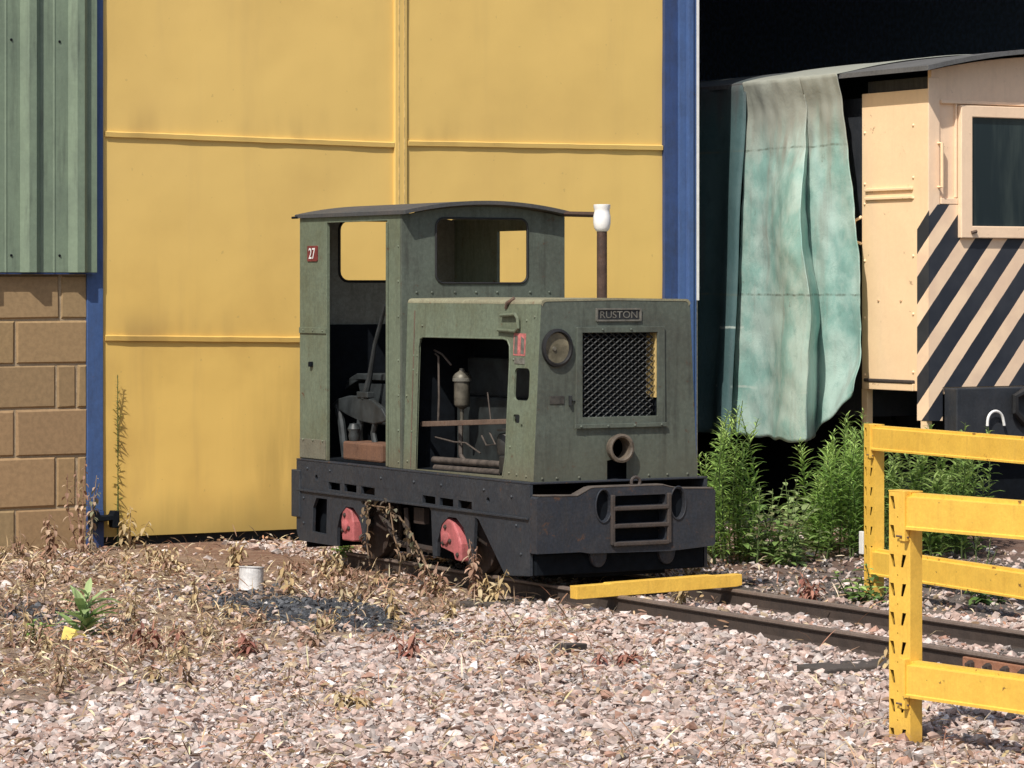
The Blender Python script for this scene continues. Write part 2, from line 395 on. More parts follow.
wn.links.new(sky.outputs[0], bg.inputs[0]); bg.inputs[1].default_value = .11
scene.view_settings.view_transform = 'Standard'; scene.view_settings.look = 'None'; scene.view_settings.exposure = 0

# ------------------------------------------------------------------ ground
from mathutils import noise as mnoise
def gz(x, y):
    """height of the yard: nearly level ballast, a low bank of earth along the shed door"""
    b = max(0, min(1, (y+3.4)/2.2)); b *= max(0, min(1, (1.9-x)/1.0)); b *= max(0, min(1, (.35-y)/.5))
    n = mnoise.noise((x*.8, y*.8, 0))*.016+mnoise.noise((x*2.6, y*2.6, 3))*.008
    tr = 1-max(0, 1-abs(x-.89)/.75)*.5
    sh = max(0, min(1, 1.55-abs(x-.89)/.95))*max(0, min(1, (-1.6-y)/1.0))
    return (b*.045+n*tr-.010+.048*sh) if y < 1 else -.01
def grid(x0, x1, y0, y1, st, name, mat, dz=0):
    nx = int((x1-x0)/st)+1; ny = int((y1-y0)/st)+1
    vs = [(x0+i*st, y0+j*st, gz(x0+i*st, y0+j*st)+dz) for j in range(ny) for i in range(nx)]
    fs = [(j*nx+i, j*nx+i+1, (j+1)*nx+i+1, (j+1)*nx+i) for j in range(ny-1) for i in range(nx-1)]
    return vs, fs, nx, ny
vs, fs, nx, ny = grid(-8, 10, -14, 4, .12, 'ground', M['ground'])
g = MB(); g.add(vs, fs)
# skirt out to the horizon
rim = [i for i in range(nx)]+[nx-1+j*nx for j in range(1, ny)]+[(ny-1)*nx+i for i in range(nx-2, -1, -1)]+[j*nx for j in range(ny-2, 0, -1)]
base = len(g.v)
for i in rim:
    v = Vector(vs[i]); d = Vector((v.x-1, v.y+5, 0)).normalized(); g.v.append((1+d.x*900, -5+d.y*900, -.02)); g.c.append((1, 1, 1))
for k in range(len(rim)):
    k2 = (k+1) % len(rim); g.f.append((rim[k2], rim[k], base+k, base+k2))
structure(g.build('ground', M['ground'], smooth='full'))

# tarmac patch breaking through beside the white can
def blob(cx, cy, rx, ry, ang, n=40, seed=0, k=.25):
    r2 = random.Random(seed); ph = [r2.uniform(0, 6.28) for _ in range(5)]
    pts = []
    for i in range(n):
        t = 2*math.pi*i/n; rr = 1+k*sum(math.sin((j+2)*t+ph[j])/(j+1.4) for j in range(5))
        x, y = rx*rr*math.cos(t), ry*rr*math.sin(t); pts.append((cx+x*math.cos(ang)-y*math.sin(ang), cy+x*math.sin(ang)+y*math.cos(ang)))
    return pts
def patch(name, pts, mat, dz=.006):
    cx = sum(p[0] for p in pts)/len(pts); cy = sum(p[1] for p in pts)/len(pts); m = MB(); n = len(pts); rings = 6
    vs = [(cx, cy, gz(cx, cy)+dz+.01)]
    for k in range(1, rings+1):
        for p in pts:
            x = cx+(p[0]-cx)*k/rings; y = cy+(p[1]-cy)*k/rings; vs.append((x, y, gz(x, y)+(dz if k < rings else -.004)))
    fs = [(0, 1+i, 1+(i+1) % n) for i in range(n)]
    for k in range(rings-1):
        for i in range(n):
            a = 1+k*n+i; b = 1+k*n+(i+1) % n; fs.append((a, a+n, b+n, b))
    m.add(vs, fs); return structure(m.build(name, mat, smooth='full'))
TAR = (-.66, -4.15, .30, .95, -.10)
patch('tarmac_patch', blob(*TAR, seed=4, k=.42), M['tarmac'])
patch('tarmac_patch', blob(-1.9, -3.5, .22, .55, -.2, seed=9), M['tarmac'])

# ------------------------------------------------------------------ ballast stones (stuff)
def stone_variants(n=26):
    out = []
    for k in range(n):
        bm = bmesh.new(); pts = []
        for _ in range(random.randint(7, 11)):
            v = Vector((random.gauss(0, 1), random.gauss(0, 1), random.gauss(0, 1))).normalized()
            pts.append(bm.verts.new((v.x*random.uniform(.8, 1.1), v.y*random.uniform(.6, .95), v.z*random.uniform(.45, .7))))
        r = bmesh.ops.convex_hull(bm, input=pts)
        bad = [e for e in r['geom_interior'] if isinstance(e, bmesh.types.BMVert)]
        if bad: bmesh.ops.delete(bm, geom=bad, context='VERTS')
        bmesh.ops.triangulate(bm, faces=bm.faces)
        bm.verts.index_update()
        out.append((np.array([v.co[:] for v in bm.verts], dtype=np.float32), np.array([[v.index for v in f.verts] for f in bm.faces], dtype=np.int32)))
        bm.free()
    return out
SV = stone_variants()
PAL = 1.0*np.array([(.47, .345, .295), (.53, .42, .37), (.43, .31, .26), (.57, .48, .44), (.36, .28, .25), (.42, .36, .33), (.60, .53, .49), (.36, .21, .155), (.24, .20, .18), (.48, .37, .25), (.66, .62, .60)])
PW = np.array([.18, .18, .14, .13, .09, .10, .06, 0.05, .04, .03, .05])
def to_px(x, y):
    dx, dy = x-CAM.x, y-CAM.y; a = dx*.8660254-dy*.5; d = dx*.5+dy*.8660254
    return 512+3200*a/d, 285+3200*1.73/d
def make_stones(name, pts, size, pal, pw, seed, lift=0.0, flat=1.0):
    rr = np.random.default_rng(seed); V = []; F = []; C = []; n = 0
    for x, y in pts:
        v, f = SV[rr.integers(len(SV))]
        s = size*np.clip(rr.lognormal(0, .42), .40, 2.3)*.5
        ax, ay, az = rr.normal(0, .35), rr.normal(0, .35), rr.uniform(0, 6.28)
        ca, sa = math.cos(az), math.sin(az)
        p = v*np.array([s, s, s*flat])
        p = p @ np.array([[1, 0, 0], [0, math.cos(ax), -math.sin(ax)], [0, math.sin(ax), math.cos(ax)]]).T
        p = p @ np.array([[math.cos(ay), 0, math.sin(ay)], [0, 1, 0], [-math.sin(ay), 0, math.cos(ay)]]).T
        p = p @ np.array([[ca, -sa, 0], [sa, ca, 0], [0, 0, 1]]).T
        p = p+np.array([x, y, gz(x, y)+s*rr.uniform(.05, .5)+lift])
        V.append(p); F.append(f+n); n += len(v)
        c = pal[rr.choice(len(pal), p=pw/pw.sum())]*rr.uniform(.74, 1.2)
        C.append(np.repeat(np.append(c, 1.0)[None, :], len(v), 0))
    V = np.concatenate(V).astype(np.float32); F = np.concatenate(F).astype(np.int32); C = np.concatenate(C).astype(np.float32)
    me = bpy.data.meshes.new(name); me.vertices.add(len(V)); me.vertices.foreach_set('co', V.ravel())
    me.loops.add(F.size); me.loops.foreach_set('vertex_index', F.ravel())
    me.polygons.add(len(F)); me.polygons.foreach_set('loop_start', np.arange(0, F.size, 3, dtype=np.int32))
    me.update(calc_edges=True); me.validate(); me.polygons.foreach_set('use_smooth', np.zeros(len(F), dtype=bool))
    ca = me.color_attributes.new('Col', 'FLOAT_COLOR', 'POINT'); ca.data.foreach_set('color', C.ravel())
    me.materials.append(M['stone']); o = bpy.data.objects.new(name, me); col.objects.link(o); o['kind'] = 'stuff'
    return o
def edge(x, y):
    """signed distance into the ballast (positive) from the weedy earth by the door"""
    t = 0.0
    return -(y-(-4.55+.62*x))+.55*mnoise.noise((x*.9, y*.9, 7))+.25*mnoise.noise((x*2.7, y*2.7, 5))
def intar(x, y, t=TAR, k=1.0): return ((x-t[0])/t[2])**2+((y-t[1])/t[3])**2 < k
pts = []; pts_d = []
N = 200000
xs = rng.uniform(-6.5, 5.2, N); ys = rng.uniform(-12.5, -.3, N)
px, py = to_px(xs, ys)
ok = (px > -190) & (px < 1210) & (py < 850)
for x, y in zip(xs[ok], ys[ok]):
    between = .55 < x < 1.225
    near_rail = abs(x-.535) < .06 or abs(x-1.24) < .06
    if near_rail: continue
    if -.0 < x < .5 and any(abs(y-q) < .12 for q in (-7.86,)) and rng.random() < .93: continue
    if x > 1.33:
        d = .95 if (y < -5.6-.9*(x-1.3)+.4*mnoise.noise((x*2, y*2, 1))) else .10
        if x > 3.2: d *= .6
    else:
        e = edge(x, y); d = max(0, min(1, .10+e*1.15)) if e > -.1 else .13
        if e < .2 and y > -2.9 and -.4 < x < 1.3: d = .025
        if between and y < -5.0: d = .75
        elif between: d = .3
        if .1 < (x) < .5 and y > -5.3: d *= .6
    if intar(x, y): d = .05 if rng.random() < .5 else 0
    if rng.random() < d: pts.append((x, y))
make_stones('ballast', pts, .037, PAL, PW, 3, 0, .85)
fines = [p for p in pts if rng.random() < .45]
fines = [(x+rng.normal(0, .05), y+rng.normal(0, .05)) for x, y in fines if (abs(x-.89) > .45 or y > -5) and not intar(x, y, k=1.3)]
make_stones('ballast_fines', fines, .016, PAL*.95, PW, 8, .008, .8)
# fine dark chips on the tarmac patch
pts2 = [(TAR[0]+rng.normal(0, TAR[2]*.62), TAR[1]+rng.normal(0, TAR[3]*.62)) for _ in range(3000)]
pts2 += [(rng.normal(-1.9, .16), rng.normal(-3.6, .42)) for _ in range(500)]
make_stones('tarmac_chips', pts2, .026, np.array([(.045, .05, .06), (.07, .075, .085), (.10, .105, .115), (.03, .03, .035)]), np.ones(4), 5)
pts3 = [(rng.uniform(1.5, 4.6), rng.uniform(-5.6, -1.0)) for _ in range(2600)]
make_stones('ash_chips', pts3, .028, np.array([(.06, .055, .055), (.10, .09, .085), (.16, .13, .11), (.22, .18, .15)]), np.ones(4), 6)

# ------------------------------------------------------------------ dry litter (stuff)
DRY = [tuple(v*1.36*.8+.22*(c[0]+c[1]+c[2])/3 for v in c) for c in [(.40, .28, .14), (.30, .19, .10), (.22, .13, .075), (.48, .36, .20), (.34, .16, .09), (.16, .09, .055), (.55, .45, .28), (.38, .22, .12)]]
def strip(m, p, d, L, wd, droop, c, twist=0.0, seg=3):
    d = Vector(d).normalized(); p = Vector(p); side = d.cross(Vector((0, 0, 1)))
    if side.length < .05: side = Vector((1, 0, 0))
    side.normalize(); nrm = side.cross(d)
    side = (side*math.cos(twist)+nrm*math.sin(twist))
    vs = []; q = p.copy(); dd = d.copy()
    for i in range(seg+1):
        t = i/seg; ww = wd*(math.sin(math.pi*min(.97, .12+t*.85)))*.5
        vs += [q-side*ww, q+side*ww]
        dd = (dd+Vector((0, 0, -droop/seg))).normalized(); q = q+dd*(L/seg)
    m.add(vs, [(2*i, 2*i+1, 2*i+3, 2*i+2) for i in range(seg)], c)
def jit(c, k=.2):
    s = random.uniform(1-k, 1+k); v = min(k, .07); return tuple(max(0, x*s*random.uniform(1-v, 1+v)) for x in c)
lit = MB()
N = 170000; xs = rng.uniform(-6, 3.8, N); ys = rng.uniform(-11.8, -.05, N); px, py = to_px(xs, ys)
for x, y, a, b in zip(xs, ys, px, py):
    if not (-150 < a < 1170 and b < 830): continue
    if x > 1.33: d = .06 if y > -6 else .02
    elif x > .35: d = .10 if y > -5.2 else .02
    else:
        e = edge(x, y)
        d = .46 if e < -.15 else max(.06 if x > -.2 else .22, .5-e*.22)
        cl = mnoise.noise((x*1.1+9, y*1.1, 2)); d *= max(.12, .65+1.7*cl) if e > 0 else max(.35, .9+.9*cl)
    if intar(x, y, k=1.15): d *= .22
    if x < .6 and y > -3.0 and x > -.30+.2*mnoise.noise((y*2, 1, 1)): d *= .22
    if rng.random() > d: continue
    z = gz(x, y); az = random.uniform(0, 6.28)
    if random.random() < .42:
        el = random.uniform(.2, 1.2); L = random.uniform(.04, .13); wd = random.uniform(.003, .008)
    else:
        el = random.uniform(0, .45); L = random.uniform(.02, .065); wd = random.uniform(.007, .020)
    strip(lit, (x, y, z+random.uniform(.0, .05)), (math.cos(az)*math.cos(el), math.sin(az)*math.cos(el), math.sin(el)), L, wd, random.uniform(.2, 1.6), jit(random.choice(DRY), .3), random.uniform(-1.2, 1.2))
o = lit.build('dry_weed_litter', M['dryleaf'], color=True); o['kind'] = 'stuff'

# ------------------------------------------------------------------ shed
def single(mb, name, mat, label, cat, group=None, **k): return tag(mb.build(name, mat, **k), label, cat, group)
# block wall: blocks laid in mortar
bw = thing('block_wall', (-3.0, .1, 0), 'brown concrete block wall with pale raised mortar below the green cladding', 'wall')
m = MB(); m.box(-9, -.19, .012, .24, -.1, 2.0); m.build('mortar_bed', M['mortar'], bw)
ZR = [-.05, .288, .622, .929, 1.217, 1.506, 1.80]
blk = MB()
def chamfer_block(m, x0, x1, z0, z1, c):
    b = .012; y1 = .2; y0 = random.uniform(-.004, .004)
    j = lambda: random.uniform(-.004, .004)
    f = [(x0+b, z0+b), (x1-b, z0+b), (x1-b, z1-b), (x0+b, z1-b)]; k = [(x0, z0), (x1, z0), (x1, z1), (x0, z1)]
    vs = [(x+j(), y0, z+j()) for x, z in f]+[(x+j(), y0+.014, z+j()) for x, z in k]+[(x, y1, z) for x, z in k]
    m.add(vs, [(0, 1, 2, 3)]+[(i, 4+i, 4+(i+1) % 4, (i+1) % 4) for i in range(4)]+[(4+i, 8+i, 8+(i+1) % 4, 4+(i+1) % 4) for i in range(4)], c)
g0 = .0055
for r in range(6):
    z0, z1 = ZR[r]+g0, ZR[r+1]-g0
    cuts = [-.19] + ([-.27, -.41] if r % 2 == 1 or r == 5 else [-.69])
    if r == 5: cuts = [-.19, -.385]
    x = cuts[-1]
    while x > -9: x -= .49; cuts.append(x)
    for a, b in zip(cuts[1:], cuts[:-1]):
        chamfer_block(blk, a+g0, b-g0, z0, z1, jit(random.choice([(.300, .202, .103), (.312, .21, .107), (.288, .194, .098)]), .03))
blk.build('block_courses', M['block'], bw, color=True)
# ---- green cladding
m = MB(); prof = []; x = -.128
pts_ = [(-.128, -.055), (-.128, -.075)]
x0 = -.37+.02
prof = [(-.155, -.062), (-.215, -.062)]
xx = -.215
while xx > -8.6:
    prof += [(xx-.045, -.110), (xx-.095, -.110), (xx-.14, -.062), (xx-.225, -.062), (xx-.235, -.066), (xx-.245, -.062), (xx-.33, -.062)]
    xx -= .33
zz = [1.812, 6.4]
th = .006
n = len(prof); vs = []
for z in zz: vs += [(p[0], p[1], z) for p in prof]
for z in zz: vs += [(p[0], p[1]+th, z) for p in prof]
fs = [(i, i+1, n+i+1, n+i) for i in range(n-1)]+[(2*n+i, 2*n+i+1, 3*n+i+1, 3*n+i) for i in range(n-1)]+[(i, i+1, 2*n+i+1, 2*n+i) for i in range(n-1)]+[(0, n, 3*n, 2*n)]
clad = thing('corrugated_cladding', (-3, -.06, 1.8), 'green corrugated steel wall cladding above the brown blocks', 'cladding')
m.add(vs, fs); m.build('ribbed_sheet', M['greensheet'], clad)
for zc in (3.30, 1.92):
    for xx in (-.285, -.415, -.615, -.745, -.945):
        m = MB(); m.rivet((xx, -.063, zc), (0, -1, 0), .009); m.build('fixing_screw', M['dark'], clad, smooth=True)
m = MB(); m.box(-8.6, -.158, -.058, -.002, 1.80, 1.811); m.build('bottom_flashing', M['bluedark'], clad)
# ---- columns
cl = thing('steel_column', (-.14, 0, 0), 'slim blue painted steel column between block wall and yellow door', 'column')
m = MB(); m.box(-.203, -.090, -.012, .20, .26, 5.6); m.build('shaft', M['blue'], cl, bevel=.004)
m = MB(); m.box(-.206, -.087, -.018, .20, -.05, .26); m.build('column_foot', M['bluedark'], cl, bevel=.004)
m = MB(); m.plate([(-.205, .235), (-.20, .15), (-.165, .15), (-.16, .195), (-.06, .200), (-.055, .15), (-.015, .15), (-.01, .26), (-.05, .262), (-.06, .235), (-.14, .23), (-.16, .27), (-.19, .265)], [], fY(-.10, -.019)); m.build('junk_and_shadow', M['dark'], cl, bevel=.006)  # black shape stands in for column junk and its blob of shadow
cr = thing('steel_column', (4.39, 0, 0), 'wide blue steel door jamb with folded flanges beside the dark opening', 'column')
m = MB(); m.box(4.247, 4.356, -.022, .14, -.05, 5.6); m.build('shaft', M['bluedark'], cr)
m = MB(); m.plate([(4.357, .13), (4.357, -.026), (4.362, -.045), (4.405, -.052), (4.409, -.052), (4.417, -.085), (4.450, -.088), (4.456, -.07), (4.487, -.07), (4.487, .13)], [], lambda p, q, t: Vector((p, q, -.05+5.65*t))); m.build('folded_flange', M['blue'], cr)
m = MB(); m.box(4.4875, 4.506, -.076, -.03, 1.62, 5.6); m.build('lit_edge', M['white'], cr)  # white strip paints in the sunlit edge of the jamb
m = MB(); m.box(4.4875, 4.495, -.072, -.03, .05, 1.619); m.build('lit_edge_lower', M['plate'], cr)  # thinner grey run of the same painted-in lit edge
# ---- yellow door
yd = thing('yellow_door', (2.1, 0, 0), 'big faded yellow sheet steel shed door of two leaves with raised seams', 'door')
def leaf(x0, x1, rails):
    m = MB(); nx_ = 24; nz = 60; z0, z1 = .085, 5.4; vs = []
    for j in range(nz+1):
        for i in range(nx_+1):
            x = x0+(x1-x0)*i/nx_; z = z0+(z1-z0)*j/nz
            y = .010+.006*mnoise.noise((x*1.3, z*1.1, 4))+.003*mnoise.noise((x*4, z*3, 8)); vs.append((x, y, z))
    n1 = len(vs); vs += [(x0, .06, z0), (x1, .06, z0), (x1, .06, z1), (x0, .06, z1)]
    fs = [(j*(nx_+1)+i, j*(nx_+1)+i+1, (j+1)*(nx_+1)+i+1, (j+1)*(nx_+1)+i) for j in range(nz) for i in range(nx_)]
    fs.append((n1, n1+3, n1+2, n1+1))
    fs.append(tuple([i for i in range(nx_+1)]+[n1+1, n1])); fs.append(tuple([j*(nx_+1) for j in range(nz+1)][::-1]+[n1, n1+3]))
    fs.append(tuple([j*(nx_+1)+nx_ for j in range(nz+1)]+[n1+2, n1+1]))
    m.add(vs, fs); lf = m.build('door_leaf', M['door'], yd, smooth=True)
    for za, zb in rails:
        m = MB(); N = 26; vs = []; a, b = x0+.012, x1-.006
        for i in range(N+1):
            t = i/N; x = a+(b-a)*t; z = za+(zb-za)*t+random.uniform(-.001, .001); yy = random.uniform(-.001, .001)
            vs += [(x, .014, z-.019), (x, -.008+yy, z-.016), (x, -.012+yy, z+.014), (x, .014, z+.022)]
        fs = [(4*i+k, 4*i+(k+1) % 4, 4*i+4+(k+1) % 4, 4*i+4+k) for i in range(N) for k in range(4)]+[(0, 1, 2, 3), (4*N+3, 4*N+2, 4*N+1, 4*N)]
        m.add(vs, fs); m.build('seam_rail', M['door'], lf)
    m = MB(); vs = []
leaf(-.083, 2.062, [(2.714, 2.689), (1.384, 1.348), (4.05, 4.03)])
leaf(2.150, 4.246, [(2.703, 2.716), (1.36, 1.355), (4.05, 4.04)])
m = MB(); m.box(2.058, 2.154, -.012, .02, .06, 5.4); m.build('cover_strip', M['door'], yd, bevel=.006)
for a_, b_ in ((2.085, 2.093), (2.128, 2.135)):
    m = MB(); m.box(a_, b_, -.0145, -.011, .06, 5.4); m.build('strip_groove', M['tan'], yd)
m = MB(); m.box(-.083, 4.24, .07, .09, -.06, .10); m.build('gap_shade', M['black'], yd)  # black strip stands in for the shade in the gap under the door
# ---- the rest of the shed
sh = thing('engine_shed', (3, 10, 0), 'engine shed interior, dark and unlit behind the open doorway', 'shed')
m = MB(); m.box(-9, 13, 20.0, 20.2, -.1, 6.4); m.box(-9.2, -9, .0, 20, -.1, 6.4); m.box(13, 13.2, 0, 20, -.1, 6.4)
m.box(9.5, 13, .0, .2, -.1, 5.6); m.build('wall', M['shed'], sh)
m = MB(); m.box(-9, 13, .02, .2, 5.6, 6.4); m.build('lintel', M['greensheet'], sh)
m = MB(); m.box(-9.4, 13.4, .0, 20.4, 6.4, 6.5); m.build('roof', M['roofsheet'], sh)
m = MB(); m.box(-.19, 4.24, .21, .25, -.1, 6.4); m.box(-8.95, -.2, .25, .3, -.1, 6.4); m.build('inner_lining', M['shed'], sh)

# ------------------------------------------------------------------ track
RX = (.535, 1.240)
def rail(xc, label):
    t = thing('rail', (xc, -7, 0), label, 'rail')
    pr = [(-.04, 0), (.04, 0), (.04, .008), (.010, .018), (.007, .024), (.007, .072), (.019, .080), (.021, .085), (-.021, .085), (-.019, .080), (-.007, .072), (-.007, .024), (-.010, .018), (-.04, .008)]
    m = MB(); m.plate([(xc+p[0], p[1]+.030) for p in pr], [], lambda p, q, tt: Vector((p, -2.3-14*tt, q))); m.build('rail_web', M['rail'], t)
    m = MB(); m.plate([(xc+p[0], p[1]) for p in [(-.021, .0872), (.021, .0872), (.019, .098), (.012, .101), (-.012, .101), (-.019, .098)]], [], lambda p, q, tt: Vector((p, -2.3-14*tt, q+.0285))); m.build('rail_head', M['railtop'], t)
    return t
rl = rail(RX[0], 'rusty narrow gauge rail nearer the camera, bolted joint at the right')
rail(RX[1], 'rusty narrow gauge rail on the far side, toward the green weeds')
m = MB(); y0, y1 = -8.25, -8.78; m.box(RX[0]-.032, RX[0]-.0105, y1, y0, .050, .104); fp = m.build('fishplate', M['rustplate'], rl, bevel=.004)
for k in range(4):
    m = MB(); m.lathe([(.019, 0), (.019, .02), (.010, .022), (.010, .036), (0, .037)], Matrix.Translation((RX[0]-.031, y0-.07-.12*k, .077)) @ Matrix.Rotation(R(-90), 4, 'Y'), 6); m.build('bolt', M['rail'], fp)
GS = 'timber sleepers under the narrow gauge track'
for k, (yc, xa, xb, zt, lab) in enumerate([(-7.86, -.10, 1.85, .000, 'dark timber sleeper whose end shows left of the near barrier post'), (-6.80, -.13, 1.8, -.022, 'flat grey sleeper end beside the near rail, in pale ballast'),
        (-5.75, -.02, 1.75, -.006, 'half buried sleeper just in front of the yellow beam'), (-8.95, -.05, 1.8, -.006, 'sleeper under the rails at the right, past the rail joint'),
        (-4.6, 0.0, 1.8, -.003, 'shaded timber sleeper underneath the front of the small locomotive'), (-3.4, .05, 1.75, -.006, 'shaded timber sleeper under the middle of the small locomotive')]):
    m = MB(); A = Matrix.Translation((0, yc, 0)) @ Matrix.Rotation(R(random.uniform(-2, 2)), 4, 'Z')
    m.box(xa+.07, xb+.03, -.11, .11, -.1, zt+.050, mat=A)
    tag(m.build('sleeper', M['sleeper'], bevel=.008), lab, 'sleeper', GS)

# ------------------------------------------------------------------ the locomotive
L = thing('diesel_locomotive', (.895, -3.4, .1), 'small narrow gauge green diesel locomotive with open cab and black frame', 'locomotive')
XL = .3325; XR = 1.4575
# side frames
def frame_profile():
    top = .672
    return [(-2.0, top), (-4.79, top), (-4.79, .19), (-4.53, .175), (-4.24, .455), (-4.20, .465), (-4.185, .30), (-4.17, .20),
            (-4.13, .20), (-4.125, .30), (-4.07, .40), (-3.99, .448), (-3.90, .448), (-3.82, .40), (-3.775, .30), (-3.77, .22),
            (-3.72, .22), (-3.70, .47), (-3.66, .50), (-3.0, .485), (-2.92, .46), (-2.90, .20),
            (-2.865, .20), (-2.86, .30), (-2.82, .385), (-2.75, .43), (-2.66, .43), (-2.58, .38), (-2.545, .30), (-2.54, .19), (-2.04, .19), (-2.0, .25)]
slots = [(-2.43, -2.58), (-2.635, -2.79), (-2.85, -3.02), (-3.60, -3.75), (-3.80, -3.955), (-4.013, -4.165)]
holes = [[(a, z0), (b, z0-.002), (b, z0+.042), (a, z0+.044)] for (a, b), z0 in zip(slots, [.519, .519, .517, .508, .506, .504])]
holes += [[(-2.215, .255), (-2.40, .25), (-2.41, .46), (-2.27, .46), (-2.225, .40)], circ(-2.27, .58, .018, n=10), circ(-4.345, .565, .018, n=10)]
for x0, x1 in ((XL, XL+.02), (XR-.02, XR)):
    m = MB(); m.plate(frame_profile(), holes, fX(x0, x1))
    sgn = -1 if x0 == XL else 1; xe = XL if sgn < 0 else XR
    for y, z in [(-2.15, .63), (-2.45, .63), (-3.1, .62), (-3.5, .62), (-4.3, .62), (-4.6, .60), (-4.65, .45), (-4.7, .30), (-2.1, .45), (-2.1, .3), (-3.82, .62)]: m.rivet((xe, y, z), (sgn, 0, 0), .010)
    m.build('side_frame', M['frame'], L, bevel=.003)
m = MB()
m.plate([(-2.02, .490), (-4.785, .487), (-4.785, .499), (-2.02, .502)], [], fX(XL-.012, XL-.0005)); m.build('frame_ledge', M['frame'], L, bevel=.002)
m = MB(); m.box(XL-.002, XR+.002, -4.79, -2.0, .673, .684); m.build('footplate', M['beam'], L, bevel=.003)
m = MB(); m.plate([(XL-.01, .33), (XL-.01, .615), (XR+.01, .615), (XR+.01, .33)], [], fY(-2.06, -1.945)); m.build('rear_buffer_beam', M['frame'], L, bevel=.006)
# black belly and plates added to put shade between the frames
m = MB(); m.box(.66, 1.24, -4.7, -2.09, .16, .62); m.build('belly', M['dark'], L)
m = MB(); m.box(.37, 1.42, -2.085, -2.062, .15, .62); m.build('rear_shade_plate', M['dark'], L)
m = MB(); m.box(.40, .412, -2.46, -2.10, .18, .60); m.build('shade_plate', M['dark'], L)
# wheels, axleboxes
for yc in (-2.70, -3.95):
    for xw, sg in ((.53, 1), (1.245, -1)):
        A = Matrix.Translation((xw, yc, .332)) @ Matrix.Rotation(R(90), 4, 'Y')
        m = MB(); m.lathe([(.05, -.05*1), (.06, -.045), (.14, -.025), (.17, -.035), (.205, -.035), (.205, .02), (.225, .024), (.225, .038), (.05, .03)], A if sg > 0 else A @ Matrix.Rotation(R(180), 4, 'X'), 40)
        wheel = m.build('wheel', M['wheel'], L, smooth=True)
    m = MB(); m.tube([(.43, yc, .332), (1.36, yc, .332)], .035, 12); m.build('axle', M['engine'], L)
def axlebox(yc, zc, lobe, xs=XL+.016, d=1):
    m = MB()
    out = [(yc+.060, zc-.095), (yc+.075, zc+.02), (yc+.05, zc+.085), (yc, zc+.105), (yc-.055, zc+.085), (yc-.08, zc+.02), (yc-.085, zc-.095)]
    if lobe: out = [(yc+.08, zc-.06), (yc+.085, zc+.02), (yc+.055, zc+.085), (yc, zc+.105), (yc-.06, zc+.085), (yc-.115, zc+.03), (yc-.15, zc-.03), (yc-.155, zc-.125), (yc-.085, zc-.120), (yc-.065, zc-.085), (yc-.01, zc-.075)]
    m.plate(out, [], fX(xs-.012*d, xs+.09*d))
    b = m.build('axlebox', M['axlered'], L, bevel=.01)
    for y, z in ((yc+.02, zc+.055), (yc-.035, zc-.02), (yc+.045, zc-.035))+(((yc-.12, zc-.09),) if lobe else ()):
        m = MB(); m.rivet((xs-.013*d, y, z), (-d, 0, 0), .014); m.build('bolt', M['wheel'], b, smooth=True)
    m = MB(); m.lathe([(.034, 0), (.034, .012), (.022, .018), (0, .019)], Matrix.Translation((xs-.012*d, yc+.005, zc-.005)) @ Matrix.Rotation(R(-90*d), 4, 'Y'), 16); m.build('bearing_cap', M['axlered'], b, smooth=True)
axlebox(-2.655, .325, False); axlebox(-3.88, .335, True)
axlebox(-2.69, .325, False, XR-.016, -1); axlebox(-3.915, .335, True, XR-.016, -1)
# brake rigging between the wheels
m = MB(); m.tube([(.40, -2.98, .40), (.40, -3.2, .25), (.40, -3.66, .24)], .02, 8); m.box(.385, .42, -3.52, -3.40, .38, .47); m.tube([(.39, -3.3, .46), (.39, -3.34, .2)], .016, 8); m.build('brake_rigging', M['wheel'], L)
# front buffer casting
bo = [(XL-.002, .312), (XL-.002, .604), (XL+.01, .612), (.585, .606), (.60, .612), (.665, .643), (.69, .648), (1.12, .648), (1.17, .635), (1.24, .625), (1.45, .619), (1.457, .612), (1.457, .325), (1.44, .312), (1.25, .30), (1.16, .295), (.66, .302), (.60, .312)]
bh = [rrect(.814, 1.138, .548, .603, .012), rrect(.814, 1.138, .453, .522, .012), rrect(.812, 1.134, .358, .428, .012), circ(.742, .553, .043, .082), circ(1.214, .552, .043, .082)]
m = MB(); m.plate(bo, bh, fY(-4.87, -4.795)); bb = m.build('front_buffer_beam', M['beam'], L, bevel=.014)
m = MB(); m.plate([(XL+.012, .6135), (.585, .6075), (.665, .6445), (.69, .6495), (1.12, .6495), (1.17, .6365), (1.24, .6265), (1.445, .6205), (1.445, .629), (1.24, .635), (1.17, .645), (1.12, .658), (.69, .658), (.66, .653), (.58, .616), (XL+.012, .622)], [], fY(-4.868, -4.798)); m.build('lit_top_edge', M['littop'], bb, bevel=.003)  # tan strip paints in the sunlit, worn top edge of the beam
m = MB(); m.box(.60, 1.38, -4.797, -4.78, .32, .60); m.build('pocket_back', M['dark'], bb)  # black backing supplies the shade inside the pocket openings
for z in (.535, .441, .345):
    m = MB(); m.box(.80, 1.15, -4.888, -4.865, z-.011, z+.012); m.build('pocket_bar', M['wornedge'], bb, bevel=.005)
for xc in (.796, 1.153):
    m = MB(); m.box(xc-.012, xc+.012, -4.886, -4.868, .34, .61); m.build('pocket_bar', M['wornedge'], bb, bevel=.005)
for xc in (.742, 1.214):
    m = MB(); N = 28
    path = [(xc+.050*math.cos(t), -4.873, .553+.089*math.sin(t)) for t in [2*math.pi*i/N for i in range(N+1)]]
    m.tube(path, .004, 8, cap=False); m.build('recess_rim', M['beam'], bb, smooth=True)
    m = MB(); m.plate(circ(xc, .553, .0435, .083, 20), [], fY(-4.845, -4.84)); m.build('recess_shade', M['dark'], bb)  # black disc stands in for the shade inside the oval recess
